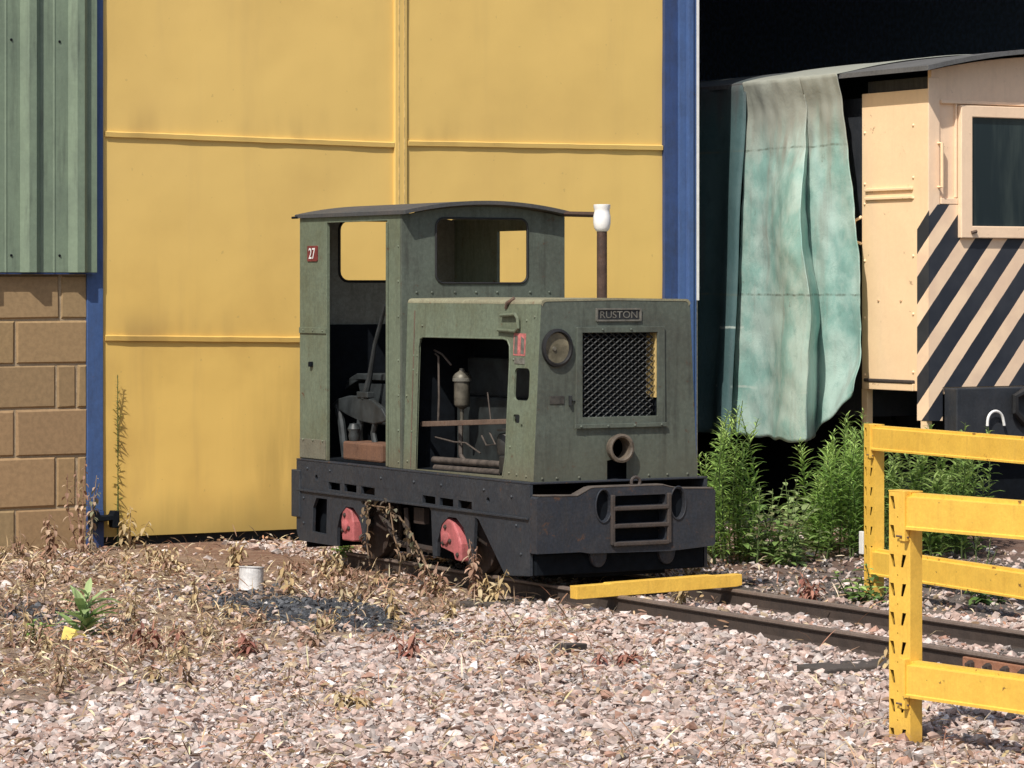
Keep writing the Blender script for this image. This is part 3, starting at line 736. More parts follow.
m = MB(); m.box(.36, 1.42, -4.81, -4.72, .19, .305); m.build('lower_beam', M['dark'], bb, bevel=.006)
for xc in (.735, 1.17):
    m = MB(); m.lathe([(.052, 0), (.052, .02), (.042, .03), (0, .033)], Matrix.Translation((xc, -4.812, .290)) @ Matrix.Rotation(R(90), 4, 'X') @ Matrix.Scale(1.3, 4, (0, 1, 0)), 20); m.build('lug', M['beam'], bb, smooth=True)
m = MB(); N = 16; m.tube([(.96+.027*math.cos(t), -4.845, .672+.027*math.sin(t)) for t in [2*math.pi*i/N for i in range(N+1)]], .009, 8, cap=False); m.build('coupling_ring', M['wornedge'], bb, smooth=True)
m = MB(); m.box(.30+.04, 1.45, -4.80, -4.755, .60, .608); m.build('beam_shelf', M['wornedge'], bb)

# ---- cab
cab = MB(); CX0, CX1, CY0, CY1 = .355, 1.435, -2.0, -3.29; T = .022
ez = 2.135
def arcz(x): return ez+.056*(1-((x-.895)/.54)**2)
# left side with door opening
def cab_side(x0, x1, o0, o1, left):
    hd = 2.10 if left else 2.055
    m = MB(); out = [(CY0, .685), (CY0, ez), (CY1, ez), (CY1, .685), (o1, .685), (o1, hd), (o0, hd), (o0, .685)]
    m.plate(out, [], fX(x0, x1)); xs, n = (x0, -1) if left else (x1, 1)
    if left:
        m.box(xs-.008, xs-.0005, -2.358, -2.003, 1.440, 1.475)       # waist strap
        for y in (-2.06, -2.19, -2.32): m.rivet((xs-.007, y, .80), (-1, 0, 0), .008); m.rivet((xs-.008, y, 1.457), (-1, 0, 0), .007)
        for z in (.72, .9, 1.1, 1.3, 1.55, 1.75, 1.95): m.rivet((xs, -3.27, z), (-1, 0, 0), .007)
        m.box(xs-.01, xs-.0005, -3.15, -3.132, .69, 2.09)
    o = m.build('cab_side', M['loco_green'], L, bevel=.003)
    if left:
        m = MB(); m.box(xs-.006, xs-.0005, -2.352, -2.008, .690, .806); m.build('patch_plate', M['patch'], o, bevel=.002)
    return o
cs = cab_side(CX0, CX0+T, -2.36, -3.13, True)
m = MB(); m.box(CX0-.02, CX0-.001, -2.150, -2.182, 1.25-.01, 1.25+.02); m.build('door_catch', M['dark'], cs, bevel=.003)
cab_side(CX1-T, CX1, -2.55, -3.13, False)
# rear wall with window
m = MB(); out = [(CX0+T, .685), (CX1-T, .685), (CX1-T, ez)]+[(x, arcz(x)-.012) for x in np.linspace(CX1-T-.02, CX0+T+.02, 12)]+[(CX0+T, ez)]
m.plate(out, [rrect(.612, 1.178, 1.752, 2.125, .06)], fY(CY0-.018, CY0)); m.build('rear_wall', M['cab_in'], L)
m = MB(); pth = rrect(.612, 1.178, 1.752, 2.125, .06); pth.append(pth[0]); m.tube([(p[0], CY0-.02, p[1]) for p in pth], .009, 6, cap=False); m.build('window_rubber', M['black'], L)
# front wall with window
m = MB(); out = [(CX0, .685), (CX1, .685), (CX1, ez)]+[(x, arcz(x)-.008) for x in np.linspace(CX1-.02, CX0+.02, 14)]+[(CX0, ez)]
m.plate(out, [rrect(.570, 1.186, 1.735, 2.118, .055, 6)], fY(CY1-.0, CY1-T))
for x in (.45, .55, .70, .84, .98, 1.2, 1.33): m.rivet((x, CY1-T, 1.688), (0, -1, 0), .009)
m.build('cab_front', M['loco_front'], L, bevel=.003)
m = MB(); pth = rrect(.575, 1.181, 1.740, 2.113, .05, 6); pth.append(pth[0]); m.tube([(p[0], CY1-T-.002, p[1]) for p in pth], .007, 6, cap=False); m.build('window_rubber', M['black'], L)
# roof
xs_ = np.linspace(.338, 1.440, 25)
up = [(x, ez+.058*(1-((x-.895)/.545)**2)+.022) for x in xs_]; lo = [(x, z-.022) for x, z in up[::-1]]
m = MB(); m.plate(up+lo, [], fY(-1.965, -3.385)); m.build('cab_roof', M['cab_roof'], L, bevel=.004)
m = MB(); m.tube([(.345, -2.0, 2.138), (.305, -1.99, 2.136)], .008, 6); m.build('roof_peg', M['dark'], L)
# number plate
m = MB(); m.plate(rrect(-2.245, -2.112, 1.872, 1.965, .006, 2), [], fX(CX0-.006, CX0-.0005)); npl = m.build('number_plate', M['redplate'], L)
text_mesh('27', .085, .066, (CX0-.006, -2.178, 1.919), (0, -1, 0), (0, 0, 1), (-1, 0, 0), 'numerals', M['white'], npl, .002, .01)
# cab contents
m = MB(); m.box(.40, 1.41, -2.06, -2.02, .69, 1.49); m.build('locker', M['dark'], L, bevel=.006)
m = MB(); m.box(.385, 1.40, -3.25, -3.2, .69, 1.5); m.build('bulkhead', M['dark'], L, bevel=.006)
m = MB(); m.box(CX0+T+.001, CX1-T-.001, -3.26, -2.03, .686, .70); m.build('cab_floor', M['dark'], L)
m = MB(); m.box(.385, .56, -3.00, -2.51, .70, .808); m.build('tool_box', M['toolbox'], L, bevel=.012)
m = MB()
ar = [(-2.21, 1.000), (-2.215, 1.022), (-2.28, 1.050), (-2.42, 1.072), (-2.56, 1.075), (-2.72, 1.055), (-2.84, 1.010), (-2.89, .965), (-2.88, .935), (-2.74, .915), (-2.56, .925), (-2.40, .955), (-2.28, .985)]
m.plate(ar, [], fX(.47, .50)); m.build('lever_quadrant', M['levermet'], L, bevel=.006)
for pth, r_ in (([(.485, -2.25, 1.01), (.485, -2.30, .90), (.49, -2.34, .70)], .024), ([(.49, -2.54, .94), (.49, -2.52, .86), (.49, -2.55, .70)], .022), ([(.49, -2.74, .95), (.49, -2.70, .86), (.49, -2.76, .70)], .018)):
    m = MB(); m.tube(pth, r_, 8); m.build('lever_bracket', M['levermet'], L, smooth=True)
m = MB(); m.lathe([(.028, 0), (.034, .03), (.029, .05), (.038, .07), (.025, .1), (0, .105)], Matrix.Translation((.44, -2.55, .81)), 12); m.build('valve', M['levermet'], L, smooth=True)
m = MB(); m.tube([(.485, -2.60, 1.06), (.49, -2.66, 1.20), (.49, -2.72, 1.38), (.488, -2.858, 1.613)], [.024, .017, .013, .012], 8); m.build('gear_lever', M['levermet'], L, smooth=True)
m = MB(); m.box(.462, .51, -2.68, -2.54, 1.066, 1.10); m.build('lever_gate', M['levermet'], L, bevel=.004)
m = MB(); sd = [(-2.14, 1.09), (-2.19, 1.165), (-2.30, 1.20), (-3.0, 1.205), (-3.0, 1.165), (-2.33, 1.16), (-2.23, 1.13)]
m.plate(sd, [], fX(.585, 1.1)); gc = m.build('seat_back', M['levermet'], L, bevel=.012)
m = MB(); m.plate([(-2.28, 1.145), (-3.0, 1.15), (-3.0, .90), (-2.44, .90), (-2.33, 1.04)], [], fX(.60, 1.08)); m.build('gearbox_cover', M['levermet'], L, bevel=.012)

# ---- hood (engine casing)
HY0, HY1 = -3.312, -4.755
def hx(z, side=-1):   # slightly tapering sides
    h = .52-.048*(z-.67)/.97
    return .895+side*h
def hxy(z, y, side=-1):   # and drawn in a little towards the front
    k = (y-HY1)/(HY0-HY1)
    return hx(z, side)+side*k*(.012+.018*(z-.67)/.97)
def hoodside(side):
    return lambda p, q, t: Vector((hxy(q, p, side)-side*.012*t, p, q))
out = [(HY0, .685), (HY0, 1.627), (HY1, 1.627), (HY1, .685)]
op = [(-3.455, .690), (-4.435, .700), (-4.457, .80), (-4.462, 1.33), (-4.455, 1.40), (-4.43, 1.432), (-4.39, 1.440), (-3.50, 1.438), (-3.468, 1.425), (-3.455, 1.39)]
h2 = rrect(-4.672, -4.515, 1.112, 1.285, .03); h3 = rrect(-4.585, -4.520, .99, 1.036, .012); h4 = rrect(-4.618, -4.598, .965, .985, .004)
m = MB(); m.plate(out, [op, h2, h3, h4], hoodside(-1))
for y in (-3.40, -3.44): m.rivet((hxy(1.33, y), y, 1.33), (-1, 0, 0), .007); m.rivet((hxy(1.25, y), y, 1.23+.02*(y > -3.42)), (-1, 0, 0), .007)
for y, z in [(-4.50, .72), (-4.58, .715), (-4.68, .71), (-4.50, .86), (-4.5, 1.33), (-4.70, 1.56), (-4.62, 1.54), (-3.36, .73), (-3.40, .9), (-3.33, 1.1), (-3.49, 1.50)]: m.rivet((hxy(z, y), y, z), (-1, 0, 0), .008)
hs = m.build('hood_side', M['loco_green'], L, bevel=.003)
m = MB(); fr = [op]
m.plate([(HY0, .685), (HY0, 1.627), (HY1, 1.627), (HY1, .685)], [], hoodside(1)); m.build('hood_side', M['loco_front'], L)
# raised hem around the door opening and a hinge seam
m = MB(); pts_ = [Vector((hxy(z, y)-.001, y, z)) for y, z in op]; m.tube(pts_[1:]+[pts_[0]], .005, 6); m.build('opening_hem', M['loco_green'], hs, smooth=True)
m = MB(); m.tube([(hxy(z, -3.40)-.001, -3.40, z) for z in (.70, 1.15, 1.585)], .0035, 6); m.build('hinge_seam', M['rustbar'], hs)
# top with rolled edges
tp = []
for t in np.linspace(0, 90, 7): tp.append((hx(1.63)+.026-.026*math.cos(R(t)), 1.628+.026*math.sin(R(t))))
top = tp+[(.895, 1.660)]+[(1.79-x, z) for x, z in tp[::-1]]; inn = [(x+(.01 if x < .895 else -.01)*(1 if abs(x-.895) > .3 else 0), z-.012) for x, z in top[::-1]]
m = MB(); m.plate(top+inn, [], lambda p, q, t: Vector((.895+(p-.895)*(1+.062*(1-t)), HY0+(HY1-.004-HY0)*t, q))); m.build('hood_top', M['loco_hoodtop'], L, smooth=True)
# front
G_ = .001
fo = [(hx(.67)+G_, .682), (hx(1.63)+G_, 1.628)]+[(x+G_, z-.002) for x, z in tp[1:]]+[(1.79-x-G_, z-.002) for x, z in tp[::-1][:-1]]+[(1.79-hx(1.63)-G_, 1.628), (1.79-hx(.67)-G_, .682)]
gx0, gx1, gz0, gz1 = .672, 1.152, 1.020, 1.476
fh = [[(gx0, gz0), (gx1, gz0), (gx1, gz1), (gx0, gz1)], circ(.518, 1.395, .082, .092, 24), circ(.898, .853, .056, n=18), [(.835, .684), (.958, .684), (.958, .785), (.935, .790), (.86, .790), (.835, .785)]]
m = MB(); m.plate(fo, fh, fY(HY1-.0015, HY1-.0002))
for x in (.39, 1.40): pass
for x in (.43, .52, .66, 1.10, 1.22, 1.35): m.rivet((x, HY1, .70), (0, -1, 0), .009)
hf = m.build('hood_front', M['loco_front'], L, bevel=.003)
fr_o = [(.630, .978), (1.200, .978), (1.196, 1.505), (.640, 1.505)]
m = MB(); m.plate(fr_o, [[(gx0+.002, gz0+.002), (gx1-.002, gz0+.002), (gx1-.002, gz1-.002), (gx0+.002, gz1-.002)]], fY(HY1-.014, HY1-.0005))
m.plate([(.62, .962), (1.21, .962), (1.205, .985), (.625, .985)], [], fY(HY1-.022, HY1-.0145))
for x in (.66, .83, 1.0, 1.17): m.rivet((x, HY1-.022, .973), (0, -1, 0), .008)
for x in (.80, .98): m.rivet((x, HY1-.014, 1.49), (0, -1, 0), .008)
gf = m.build('grille_frame', M['loco_front'], hf, bevel=.003)
# expanded metal grille
m = MB(); px_, pz_ = .046, .0335; yy = HY1+.004; GX1 = gx1-.024
def clipseg(x0, z0, x1, z1):
    pts2_ = []
    dx, dz = x1-x0, z1-z0; t0, t1 = 0.0, 1.0
    for p, q in ((-dx, x0-gx0), (dx, GX1-x0), (-dz, z0-gz0), (dz, gz1-z0)):
        if p == 0:
            if q < 0: return None
        else:
            r = q/p
            if p < 0: t0 = max(t0, r)
            else: t1 = min(t1, r)
    return None if t0 >= t1 else ((x0+dx*t0, z0+dz*t0), (x0+dx*t1, z0+dz*t1))
for s in (1, -1):
    for k in range(-30, 60):
        xa = gx0+k*px_; s_ = clipseg(xa-20*px_, (gz0 if s > 0 else gz1)-s*20*pz_, xa+40*px_, (gz0 if s > 0 else gz1)+s*40*pz_)
        if s_:
            (a, b), (c, d) = s_
            m.tube([(a, yy, b), (c, yy+.002*s, d)], .0040, 4, cap=False)
m.build('grille_mesh', M['grille'], gf)
m = MB(); m.box(gx0+.005, gx1-.005, HY1+.10, HY1+.12, gz0, gz1); m.build('radiator_core', M['dark'], gf)
m = MB(); m.box(gx1-.004, gx1+.004, HY1+.004, HY1+.10, gz0+.10, gz1-.004); m.build('lit_inner_side', M['tan'], gf)  # tan strip paints in the sunlight on the recess's inner wall
m = MB(); m.plate([(gx0-.006, gz0-.006), (gx1+.010, gz0-.006), (gx1+.010, gz1+.006), (gx0-.006, gz1+.006)], [[(gx0-.001, gz0-.001), (gx1+.005, gz0-.001), (gx1+.005, gz1+.001), (gx0-.001, gz1+.001)]], fY(HY1+.003, HY1+.10)); m.build('radiator_shroud', M['dark'], gf)
# headlight
A = Matrix.Translation((.518, HY1, 1.395)) @ Matrix.Rotation(R(90), 4, 'X') @ Matrix.Scale(1.1, 4, (0, 1, 0))
m = MB(); m.lathe([(.075, -.03), (.084, -.03), (.094, .004), (.092, .022), (.080, .026), (.074, .015)], A, 32, closed=True); hl = m.build('headlight', M['black'], hf, smooth=True)
m = MB(); m.lathe([(.078, .006), (.06, -.004), (.03, -.012), (0, -.014)], A, 28); m.build('lens', M['lens'], hl, smooth=True)
m = MB(); m.lathe([(.014, -.004), (.014, .006), (.01, .02), (0, .021)], Matrix.Translation((.50, HY1+.006, 1.39)) @ Matrix.Rotation(R(90), 4, 'X'), 12); m.build('bulb', M['enginelight'], hl, smooth=True)
# name plate
m = MB(); m.plate(rrect(.762, 1.048, 1.535, 1.606, .004, 2), [rrect(.772, 1.038, 1.544, 1.597, .003, 2)], fY(HY1-.012, HY1-.0005)); pl = m.build('name_plate', M['plate'], hf)
m = MB(); m.plate(rrect(.773, 1.037, 1.545, 1.596, .003, 2), [], fY(HY1-.005, HY1-.0005)); m.build('plate_field', M['platedark'], pl)
text_mesh('RUSTON', .236, .038, (.905, HY1-.005, 1.5705), (1, 0, 0), (0, 0, 1), (0, -1, 0), 'lettering', M['plate'], pl, .0035, .008)
# outlet pipe, small plate, odds and ends
A = Matrix.Translation((.898, HY1+.03, .853)) @ Matrix.Rotation(R(90), 4, 'X')
m = MB(); m.lathe([(.054, 0), (.066, 0), (.070, .05), (.078, .062), (.078, .082), (.066, .086), (.057, .080)], A, 28, closed=True); pp = m.build('outlet_pipe', M['rimtan'], hf, smooth=True)
m = MB(); m.lathe([(.056, .0), (.0, .0)], A, 20); m.build('pipe_inside', M['dark'], pp)
m = MB(); m.box(.475, .565, HY1-.006, HY1-.002, 1.095, 1.140); m.build('maker_tag', M['plate2'], hf, bevel=.002)
m = MB(); m.box(.592, .604, HY1-.02, HY1-.002, 1.085, 1.14); m.box(.604, .635, HY1-.010, HY1-.002, 1.108, 1.114); m.build('filler_catch', M['platedark'], hf, bevel=.002)
m = MB(); m.box(.78, 1.02, HY1+.10, HY1+.12, .67, .84); m.build('slot_back', M['dark'], hf)
# handle and notices on the side
hxx = hx(1.53)-.022
m = MB(); m.tube([(hxx+.025, -4.37, 1.566), (hxx, -4.375, 1.566), (hxx, -4.53, 1.572), (hxx, -4.555, 1.55), (hxx, -4.56, 1.50), (hxx, -4.53, 1.482), (hxx, -4.345, 1.487), (hxx+.02, -4.335, 1.487)], .010, 8); m.build('latch_handle', M['loco_green'], hs, smooth=True)
m = MB(); m.tube([(hx(1.6)-.006, -4.40, 1.605), (hx(1.6)-.014, -4.42, 1.63), (hx(1.6)+.01, -4.46, 1.658)], .011, 8); m.build('hinge_knuckle', M['rustbar'], hs, smooth=True)
xs2 = hx(1.41)-.004
def fH(d0, d1): return lambda p, q, t: Vector((hxy(q, p)-d0-(d1-d0)*t, p+.055, q))
m = MB(); m.plate([(-4.55, 1.352), (-4.672, 1.350), (-4.672, 1.470), (-4.55, 1.472)], [], fH(.0008, .003)); sg = m.build('notice', M['redsign'], hs)
m = MB(); m.plate([(-4.560, 1.362), (-4.592, 1.361), (-4.592, 1.455), (-4.56, 1.46)], [], fH(.0035, .0045)); m.plate([(-4.628, 1.362), (-4.66, 1.36), (-4.66, 1.44), (-4.628, 1.455)], [], fH(.0035, .0045)); m.build('notice_marks', M['plate'], sg)
m = MB(); m.plate([(-4.565, 1.308), (-4.672, 1.306), (-4.672, 1.338), (-4.565, 1.34)], [], fH(.0008, .004)); m.build('maker_tag', M['plate'], hs)
m = MB(); m.lathe([(0, -.045), (.022, -.03), (.03, 0), (.022, .03), (0, .045)], Matrix.Translation((.46, -4.64, 1.185)) @ Matrix.Rotation(R(35), 4, 'X'), 14); m.build('filler_knob', M['rustplate'], L, smooth=True)
# engine inside
m = MB(); m.box(.66, 1.15, -4.55, -3.40, .70, 1.10); m.box(.70, 1.10, -4.40, -3.45, 1.10, 1.32); m.build('engine_block', M['engblock'], L, bevel=.015)
m = MB(); m.box(.79, 1.36, -4.63, -3.37, .69, 1.58); m.build('bay_shade_fill', M['dark'], L)  # black box added to hold the engine bay in deep shade
m = MB(); m.box(.41, 1.36, -3.365, -3.33, .69, 1.58); m.build('bay_shade_screen', M['dark'], L)  # black sheet added over the sunlit cab front, for the bay's shade
m = MB(); m.box(.392, 1.38, -4.70, -3.37, .6845, .692); m.build('engine_tray', M['dark'], L)  # tray blackened, the bay's shade put into its colour
A = Matrix.Translation((.53, -3.70, 1.05)) @ Matrix.Scale(.85, 4)
m = MB(); m.lathe([(0, -.10), (.012, -.095), (.014, -.02), (.045, 0), (.052, .012), (.052, .17), (.060, .172), (.060, .195), (.045, .215), (.02, .232), (.016, .25), (0, .252)], A, 24); fl = m.build('fuel_filter', M['enginelight'], L, smooth=True)
m = MB(); m.lathe([(.062, .165), (.062, .185), (.060, .186), (.060, .164)], A, 24, closed=True); m.build('clamp_band', M['plate'], fl, smooth=True)
m = MB(); z0 = .955
m.plate([(-3.40, .925), (-4.47, .982), (-4.47, 1.010), (-3.40, .955)], [], fX(.425, .437)); m.build('brace_bar', M['rustbar'], L, bevel=.003)
for z, y0, y1 in ((.742, -3.50, -4.27), (.698, -3.52, -4.27)):
    m = MB(); m.tube([(.46, y0, z+.0), (.46, y1, z+.01)], .019, 12); m.build('exhaust_pipe', M['engpipe'], L, smooth=True)
m = MB(); m.box(.44, .56, -4.40, -4.27, .70, .80); m.build('pipe_flange', M['engine'], L, bevel=.01)
m = MB(); m.lathe([(.055, 0), (.06, .01), (.06, .10), (.05, .115), (.02, .12), (0, .12)], Matrix.Translation((.54, -4.20, .80)), 18); m.lathe([(.06, .13), (.062, .14), (.0, .145)], Matrix.Translation((.54, -4.20, .80)), 18); m.build('dynamo', M['engine'], L, smooth=True)
for pth, r_ in (([(.50, -3.44, 1.34), (.49, -3.50, 1.325), (.49, -3.505, 1.10), (.49, -3.495, .95)], .006), ([(.50, -3.43, 1.36), (.49, -3.54, 1.34), (.5, -3.63, 1.28)], .006), ([(.48, -4.08, 1.14), (.49, -4.10, .98)], .004), ([(.5, -3.74, .95), (.49, -3.76, .78), (.48, -3.85, .73)], .013),
                ([(.47, -3.50, .87), (.48, -3.7, .85), (.47, -3.85, .852), (.48, -4.0, .80)], .005), ([(.46, -4.05, .90), (.45, -4.12, .85), (.46, -4.2, .86), (.46, -4.14, .92)], .005)):
    m = MB(); m.tube(pth, r_, 6); m.build('fuel_pipe', M['engpipe'], L, smooth=True)
# exhaust stack with white pot
SX, SY = 1.240, -4.045
m = MB(); m.tube([(SX, SY, 1.60), (SX, SY, 2.045)], .029, 14); stk = m.build('exhaust_stack', M['stack'], L, smooth=True)
m = MB(); m.lathe([(.026, 0), (.034, .004), (.044, .022), (.049, .05), (.049, .085), (.044, .108), (.043, .125), (.047, .134), (.048, .152), (.042, .154), (.038, .13), (.03, .09)], Matrix.Translation((SX, SY, 2.030)), 24); m.build('stack_cap', M['potwhite'], stk, smooth=True)
m = MB(); m.tube([(1.41, -3.36, 2.145), (SX+.03, SY, 2.125)], .018, 6); m.build('stack_bracket', M['stack'], L)

# ------------------------------------------------------------------ things around the locomotive
# yellow channel beam lying over the rails
yb = thing('yellow_beam', (.95, -5.12, .1), 'yellow steel beam lying across the rails in front of the locomotive', 'beam')
A = Matrix.Translation((.775, -5.35, .131)) @ Matrix.Rotation(R(-.8), 4, 'Z') @ Matrix.Rotation(R(-1.2), 4, 'Y')
m = MB(); m.plate([(-.505, 0), (.47, 0), (.505, .006), (.505, .064), (.34, .064), (.33, .070), (-.30, .070), (-.31, .066), (-.505, .066)], [], lambda p, q, t: A @ Vector((p, -.035+.07*t, q))); m.build('channel', M['beamyellow'], yb, bevel=.005)
# white can
cn = thing('paint_can', (-.474, -3.06, gz(-.474, -3.06)), 'battered white paint can standing on the earth near the tarmac patch', 'can')
A = Matrix.Translation((-.474, -3.06, gz(-.474, -3.06))) @ Matrix.Rotation(R(4), 4, 'Y') @ Matrix.Rotation(R(-3), 4, 'X')
canm = paint('scuffed_white_can', (.70, .69, .68), (.45, .42, .40), .4, (.25, .12, .07), .05, .5, 14, .5)
m = MB(); m.lathe([(.0, .004), (.068, .004), (.072, .0), (.071, .006), (.069, .010), (.068, .06), (.069, .10), (.068, .126), (.073, .128), (.073, .134), (.069, .134), (.066, .126), (.065, .02), (0, .018)], A, 28); m.build('can_body', canm, cn, smooth=True)
m = MB(); m.lathe([(.0, .112), (.065, .112)], A, 20); m.build('dried_paint', plain('dried_paint', (.36, .26, .18), .8), cn)
# wood offcut and other litter
m = MB(); A = Matrix.Translation((-.42, -6.46, gz(-.42, -6.46)+.012)) @ Matrix.Rotation(R(24), 4, 'Z') @ Matrix.Rotation(R(4), 4, 'Y'); m.box(-.09, .09, -.035, .035, -.01, .035, mat=A)
single(m, 'wood_offcut', M['sleeper'], 'short grey wood offcut lying on the open ballast', 'wood', bevel=.006)
m = MB(); random.seed(3)
cxp, cyp = -2.23, -4.72; A = Matrix.Translation((cxp, cyp, gz(cxp, cyp)+.02)) @ Matrix.Rotation(R(35), 4, 'X') @ Matrix.Rotation(R(20), 4, 'Y')
pp_ = [(-.085, -.05, 0), (-.03, -.06, .02), (.05, -.055, 0), (.10, -.03, .015), (.06, .02, .03), (.0, .055, .012), (-.05, .03, .03), (-.01, -.01, .05)]
m.add([A @ Vector(p) for p in pp_], [(0, 1, 7), (1, 2, 7), (2, 3, 4, 7), (4, 5, 7), (5, 6, 7), (6, 0, 7)])
single(m, 'crumpled_leaf', plain('yellowed_leaf', (.72, .56, .14), .7, .2), 'crumpled yellow dead leaf below the pale green thistle plant', 'leaf')

# ------------------------------------------------------------------ yellow barriers made of racking
def barrier(base, ang, beams, label, length=3.4):
    t = thing('barrier', base, label, 'barrier')
    A = Matrix.Translation(base) @ Matrix.Rotation(math.atan2(ang[1], ang[0]), 4, 'Z')   # local x along the beam, local y to the far side
    PW, PD, H = .115, .062, .965
    hl = []
    k = 0; z = .045
    while z < .93:
        for s in (1, -1):
            cx = PW*.42+s*.024; lean = s*.010
            hl.append([(cx+lean-.0105, z+.024), (cx+lean+.0105, z+.024), (cx-lean*.3+.006, z-.024), (cx-lean*.3-.006, z-.024)])
        hl.append(circ(PW*.40, z+.055, .0035, n=6)); z += .11
    hl = [h for h in hl if max(q for _, q in h) < H-.01]
    m = MB(); f = lambda p, q, tt: A @ Vector((p, .003*tt, q))
    m.plate([(0, 0), (PW, 0), (PW, H), (0, H)], hl, f)
    m.box(0, .003, .003, PD, 0, H, mat=A); m.box(PW-.003, PW, .003, PD, 0, H, mat=A); m.box(.003, .02, PD-.003, PD, 0, H, mat=A); m.box(PW-.02, PW-.003, PD-.003, PD, 0, H, mat=A)
    post = m.build('post', M['barrier'], t, bevel=.0015)
    m = MB(); m.box(.004, PW-.004, .022, .025, .01, H-.005, mat=A); m.build('post_inside', M['slot'], post)
    m = MB(); m.box(-.004, PW+.004, .0, PD, H+.0005, H+.006, mat=A); m.build('post_cap', M['barrier'], post, bevel=.001)
    for z0, z1 in beams:
        m = MB(); h = z1-z0
        cr = [(-.018, z0), (.045, z0), (.045, z1), (.006, z1), (.006, z1-.012), (-.018, z1-.016), (-.018, z0+.014), (-.024, z0+.010), (-.024, z0)]
        m.plate(cr, [], lambda p, q, tt: A @ Vector((PW*.80+.02+length*tt, p, q)))
        b = m.build('rail_beam', M['barrier'], t, bevel=.003)
        m = MB(); m.plate([(PW*.55, -.0005), (PW*.80+.0195, -.0005), (PW*.80+.0195, -.028), (PW*.80+.006, -.028), (PW*.80+.006, -.008), (PW*.55, -.008)], [], lambda p, q, tt: A @ Vector((p, q, z0-.045+(z1-z0+.053)*tt))); m.build('beam_connector', M['barrier'], b, bevel=.002)
        m = MB()
        m.tube([A @ Vector((PW*.45, -.012, z0-.028)), A @ Vector((PW*1.02, -.012, z0-.03))], .004, 5); m.build('locking_pin', M['rustbar'], b)
    m = MB(); m.box(PW*.80+.02+length, PW*.80+.02+length+PW, 0, PD, 0, H, mat=A); m.build('post', M['barrier'], t, bevel=.003)
barrier((-.882, -9.575, -.02), (.127, -.992), [(.828, .965), (.195, .330)], 'nearer yellow steel barrier of slotted racking post and two rails')
barrier((2.492, -4.818, -.02), (-.096, -.995), [(.828, .965), (.130, .275)], 'farther yellow steel barrier behind the rails, before the green weeds')
m = MB(); m.box(2.60, 2.622, -4.66, -4.62, .20, .33); single(m, 'plastic_scrap', M['white'], 'small scrap of white plastic behind the far barrier post', 'litter', bevel=.004)

# ------------------------------------------------------------------ cream locomotive in the doorway
O = thing('shunter_locomotive', (6.2, 0, 0), 'cream shunting locomotive with black diagonal stripes emerging from the dark shed', 'locomotive')
OX0, OX1, OY = 5.20, 7.9, -1.86
def orz(x): return 3.17+.20*(1-((x-6.55)/1.6)**2)
m = MB()
m.plate([(-1.105, 1.0), (-1.105, 3.075), (OY+.001, 3.075), (OY+.001, 1.0)], [], fX(OX0, OX0+.03))
for z in (1.1, 1.5, 1.9, 2.3, 2.44, 2.8): m.rivet((OX0, -1.14, z), (-1, 0, 0), .012); m.rivet((OX0, -1.70, z+.03), (-1, 0, 0), .012)
for z in (1.62, 1.62): m.rivet((OX0, -1.3, z), (-1, 0, 0), .012); m.rivet((OX0, -1.56, z), (-1, 0, 0), .012)
sp = m.build('side_panel', M['cream'], O, bevel=.004)
for b_ in ((.018, -1.70, -1.155, 2.325, 2.345), (.018, -1.70, -1.155, 2.385, 2.405), (.022, -1.72, -1.15, 1.0, 1.05)):
    m = MB(); m.box(OX0-b_[0], OX0-.0005, *b_[1:]); m.build('panel_rib', M['cream'], sp, bevel=.004)
m = MB(); m.box(OX0-.03, OX0-.0005, -1.72, -1.16, 1.052, 1.075); m.build('rotten_sill', M['wornedge'], sp, bevel=.006)
m = MB(); m.plate([(OX0+.03, .98), (OX1, .98), (OX1, 3.21)]+[(x, orz(x)-.03) for x in np.linspace(OX1-.05, OX0+.03, 14)], [], fY(OY, OY+.04)); ep = m.build('end_panel', M['creamend'], O, bevel=.004)
m = MB(); m.box(OX0, OX0+.095, OY-.012, OY-.0005, .80, 3.15); m.build('corner_post', M['creamend'], ep, bevel=.003)
for b_ in ((OX0+.10, OX1, .03, 2.975, 3.0), (OX0+.225, OX0+.24, .02, 2.33, 2.974), (OX0+.10, 5.445, .02, 2.285, 2.325)):
    m = MB(); m.box(b_[0], b_[1], OY-b_[2], OY-.0005, b_[3], b_[4]); m.build('ledge', M['creamend'], ep, bevel=.003)
# stripes on the end panel and wrapping the corner
m = MB(); f2 = fY(OY-.017, OY-.013)
m.plate([(OX0+.001, .80), (OX0+.115, .80), (OX0+.115, 1.03), (OX1, 1.03), (OX1, 2.052), (5.446, 2.052), (5.446, 2.282), (OX0+.075, 2.282), (OX0+.001, 2.20)], [], f2)
m.plate([(-1.745, .80), (-1.745, 2.112), (OY-.016, 2.24), (OY-.016, .80)], [], fX(OX0-.003, OX0-.001)); m.build('warning_stripes', M['stripes'], ep)
# window
m = MB(); m.plate([(5.448, 2.053), (7.1, 2.053), (7.1, 2.965), (5.448, 2.965)], [[(5.545, 2.136), (7.0, 2.136), (7.0, 2.885), (5.545, 2.885)]], fY(OY-.055, OY-.0005)); wf = m.build('window_frame', M['creamend'], O, bevel=.006)
m = MB(); m.box(5.545, 7.0, OY-.03, OY-.020, 2.136, 2.885); m.build('window_pane', M['glass'], wf)
m = MB(); m.tube([(5.53, OY-.062, 2.09), (5.57, OY-.066, 2.10)], .012, 6); m.build('hinge', M['rustbar'], wf)
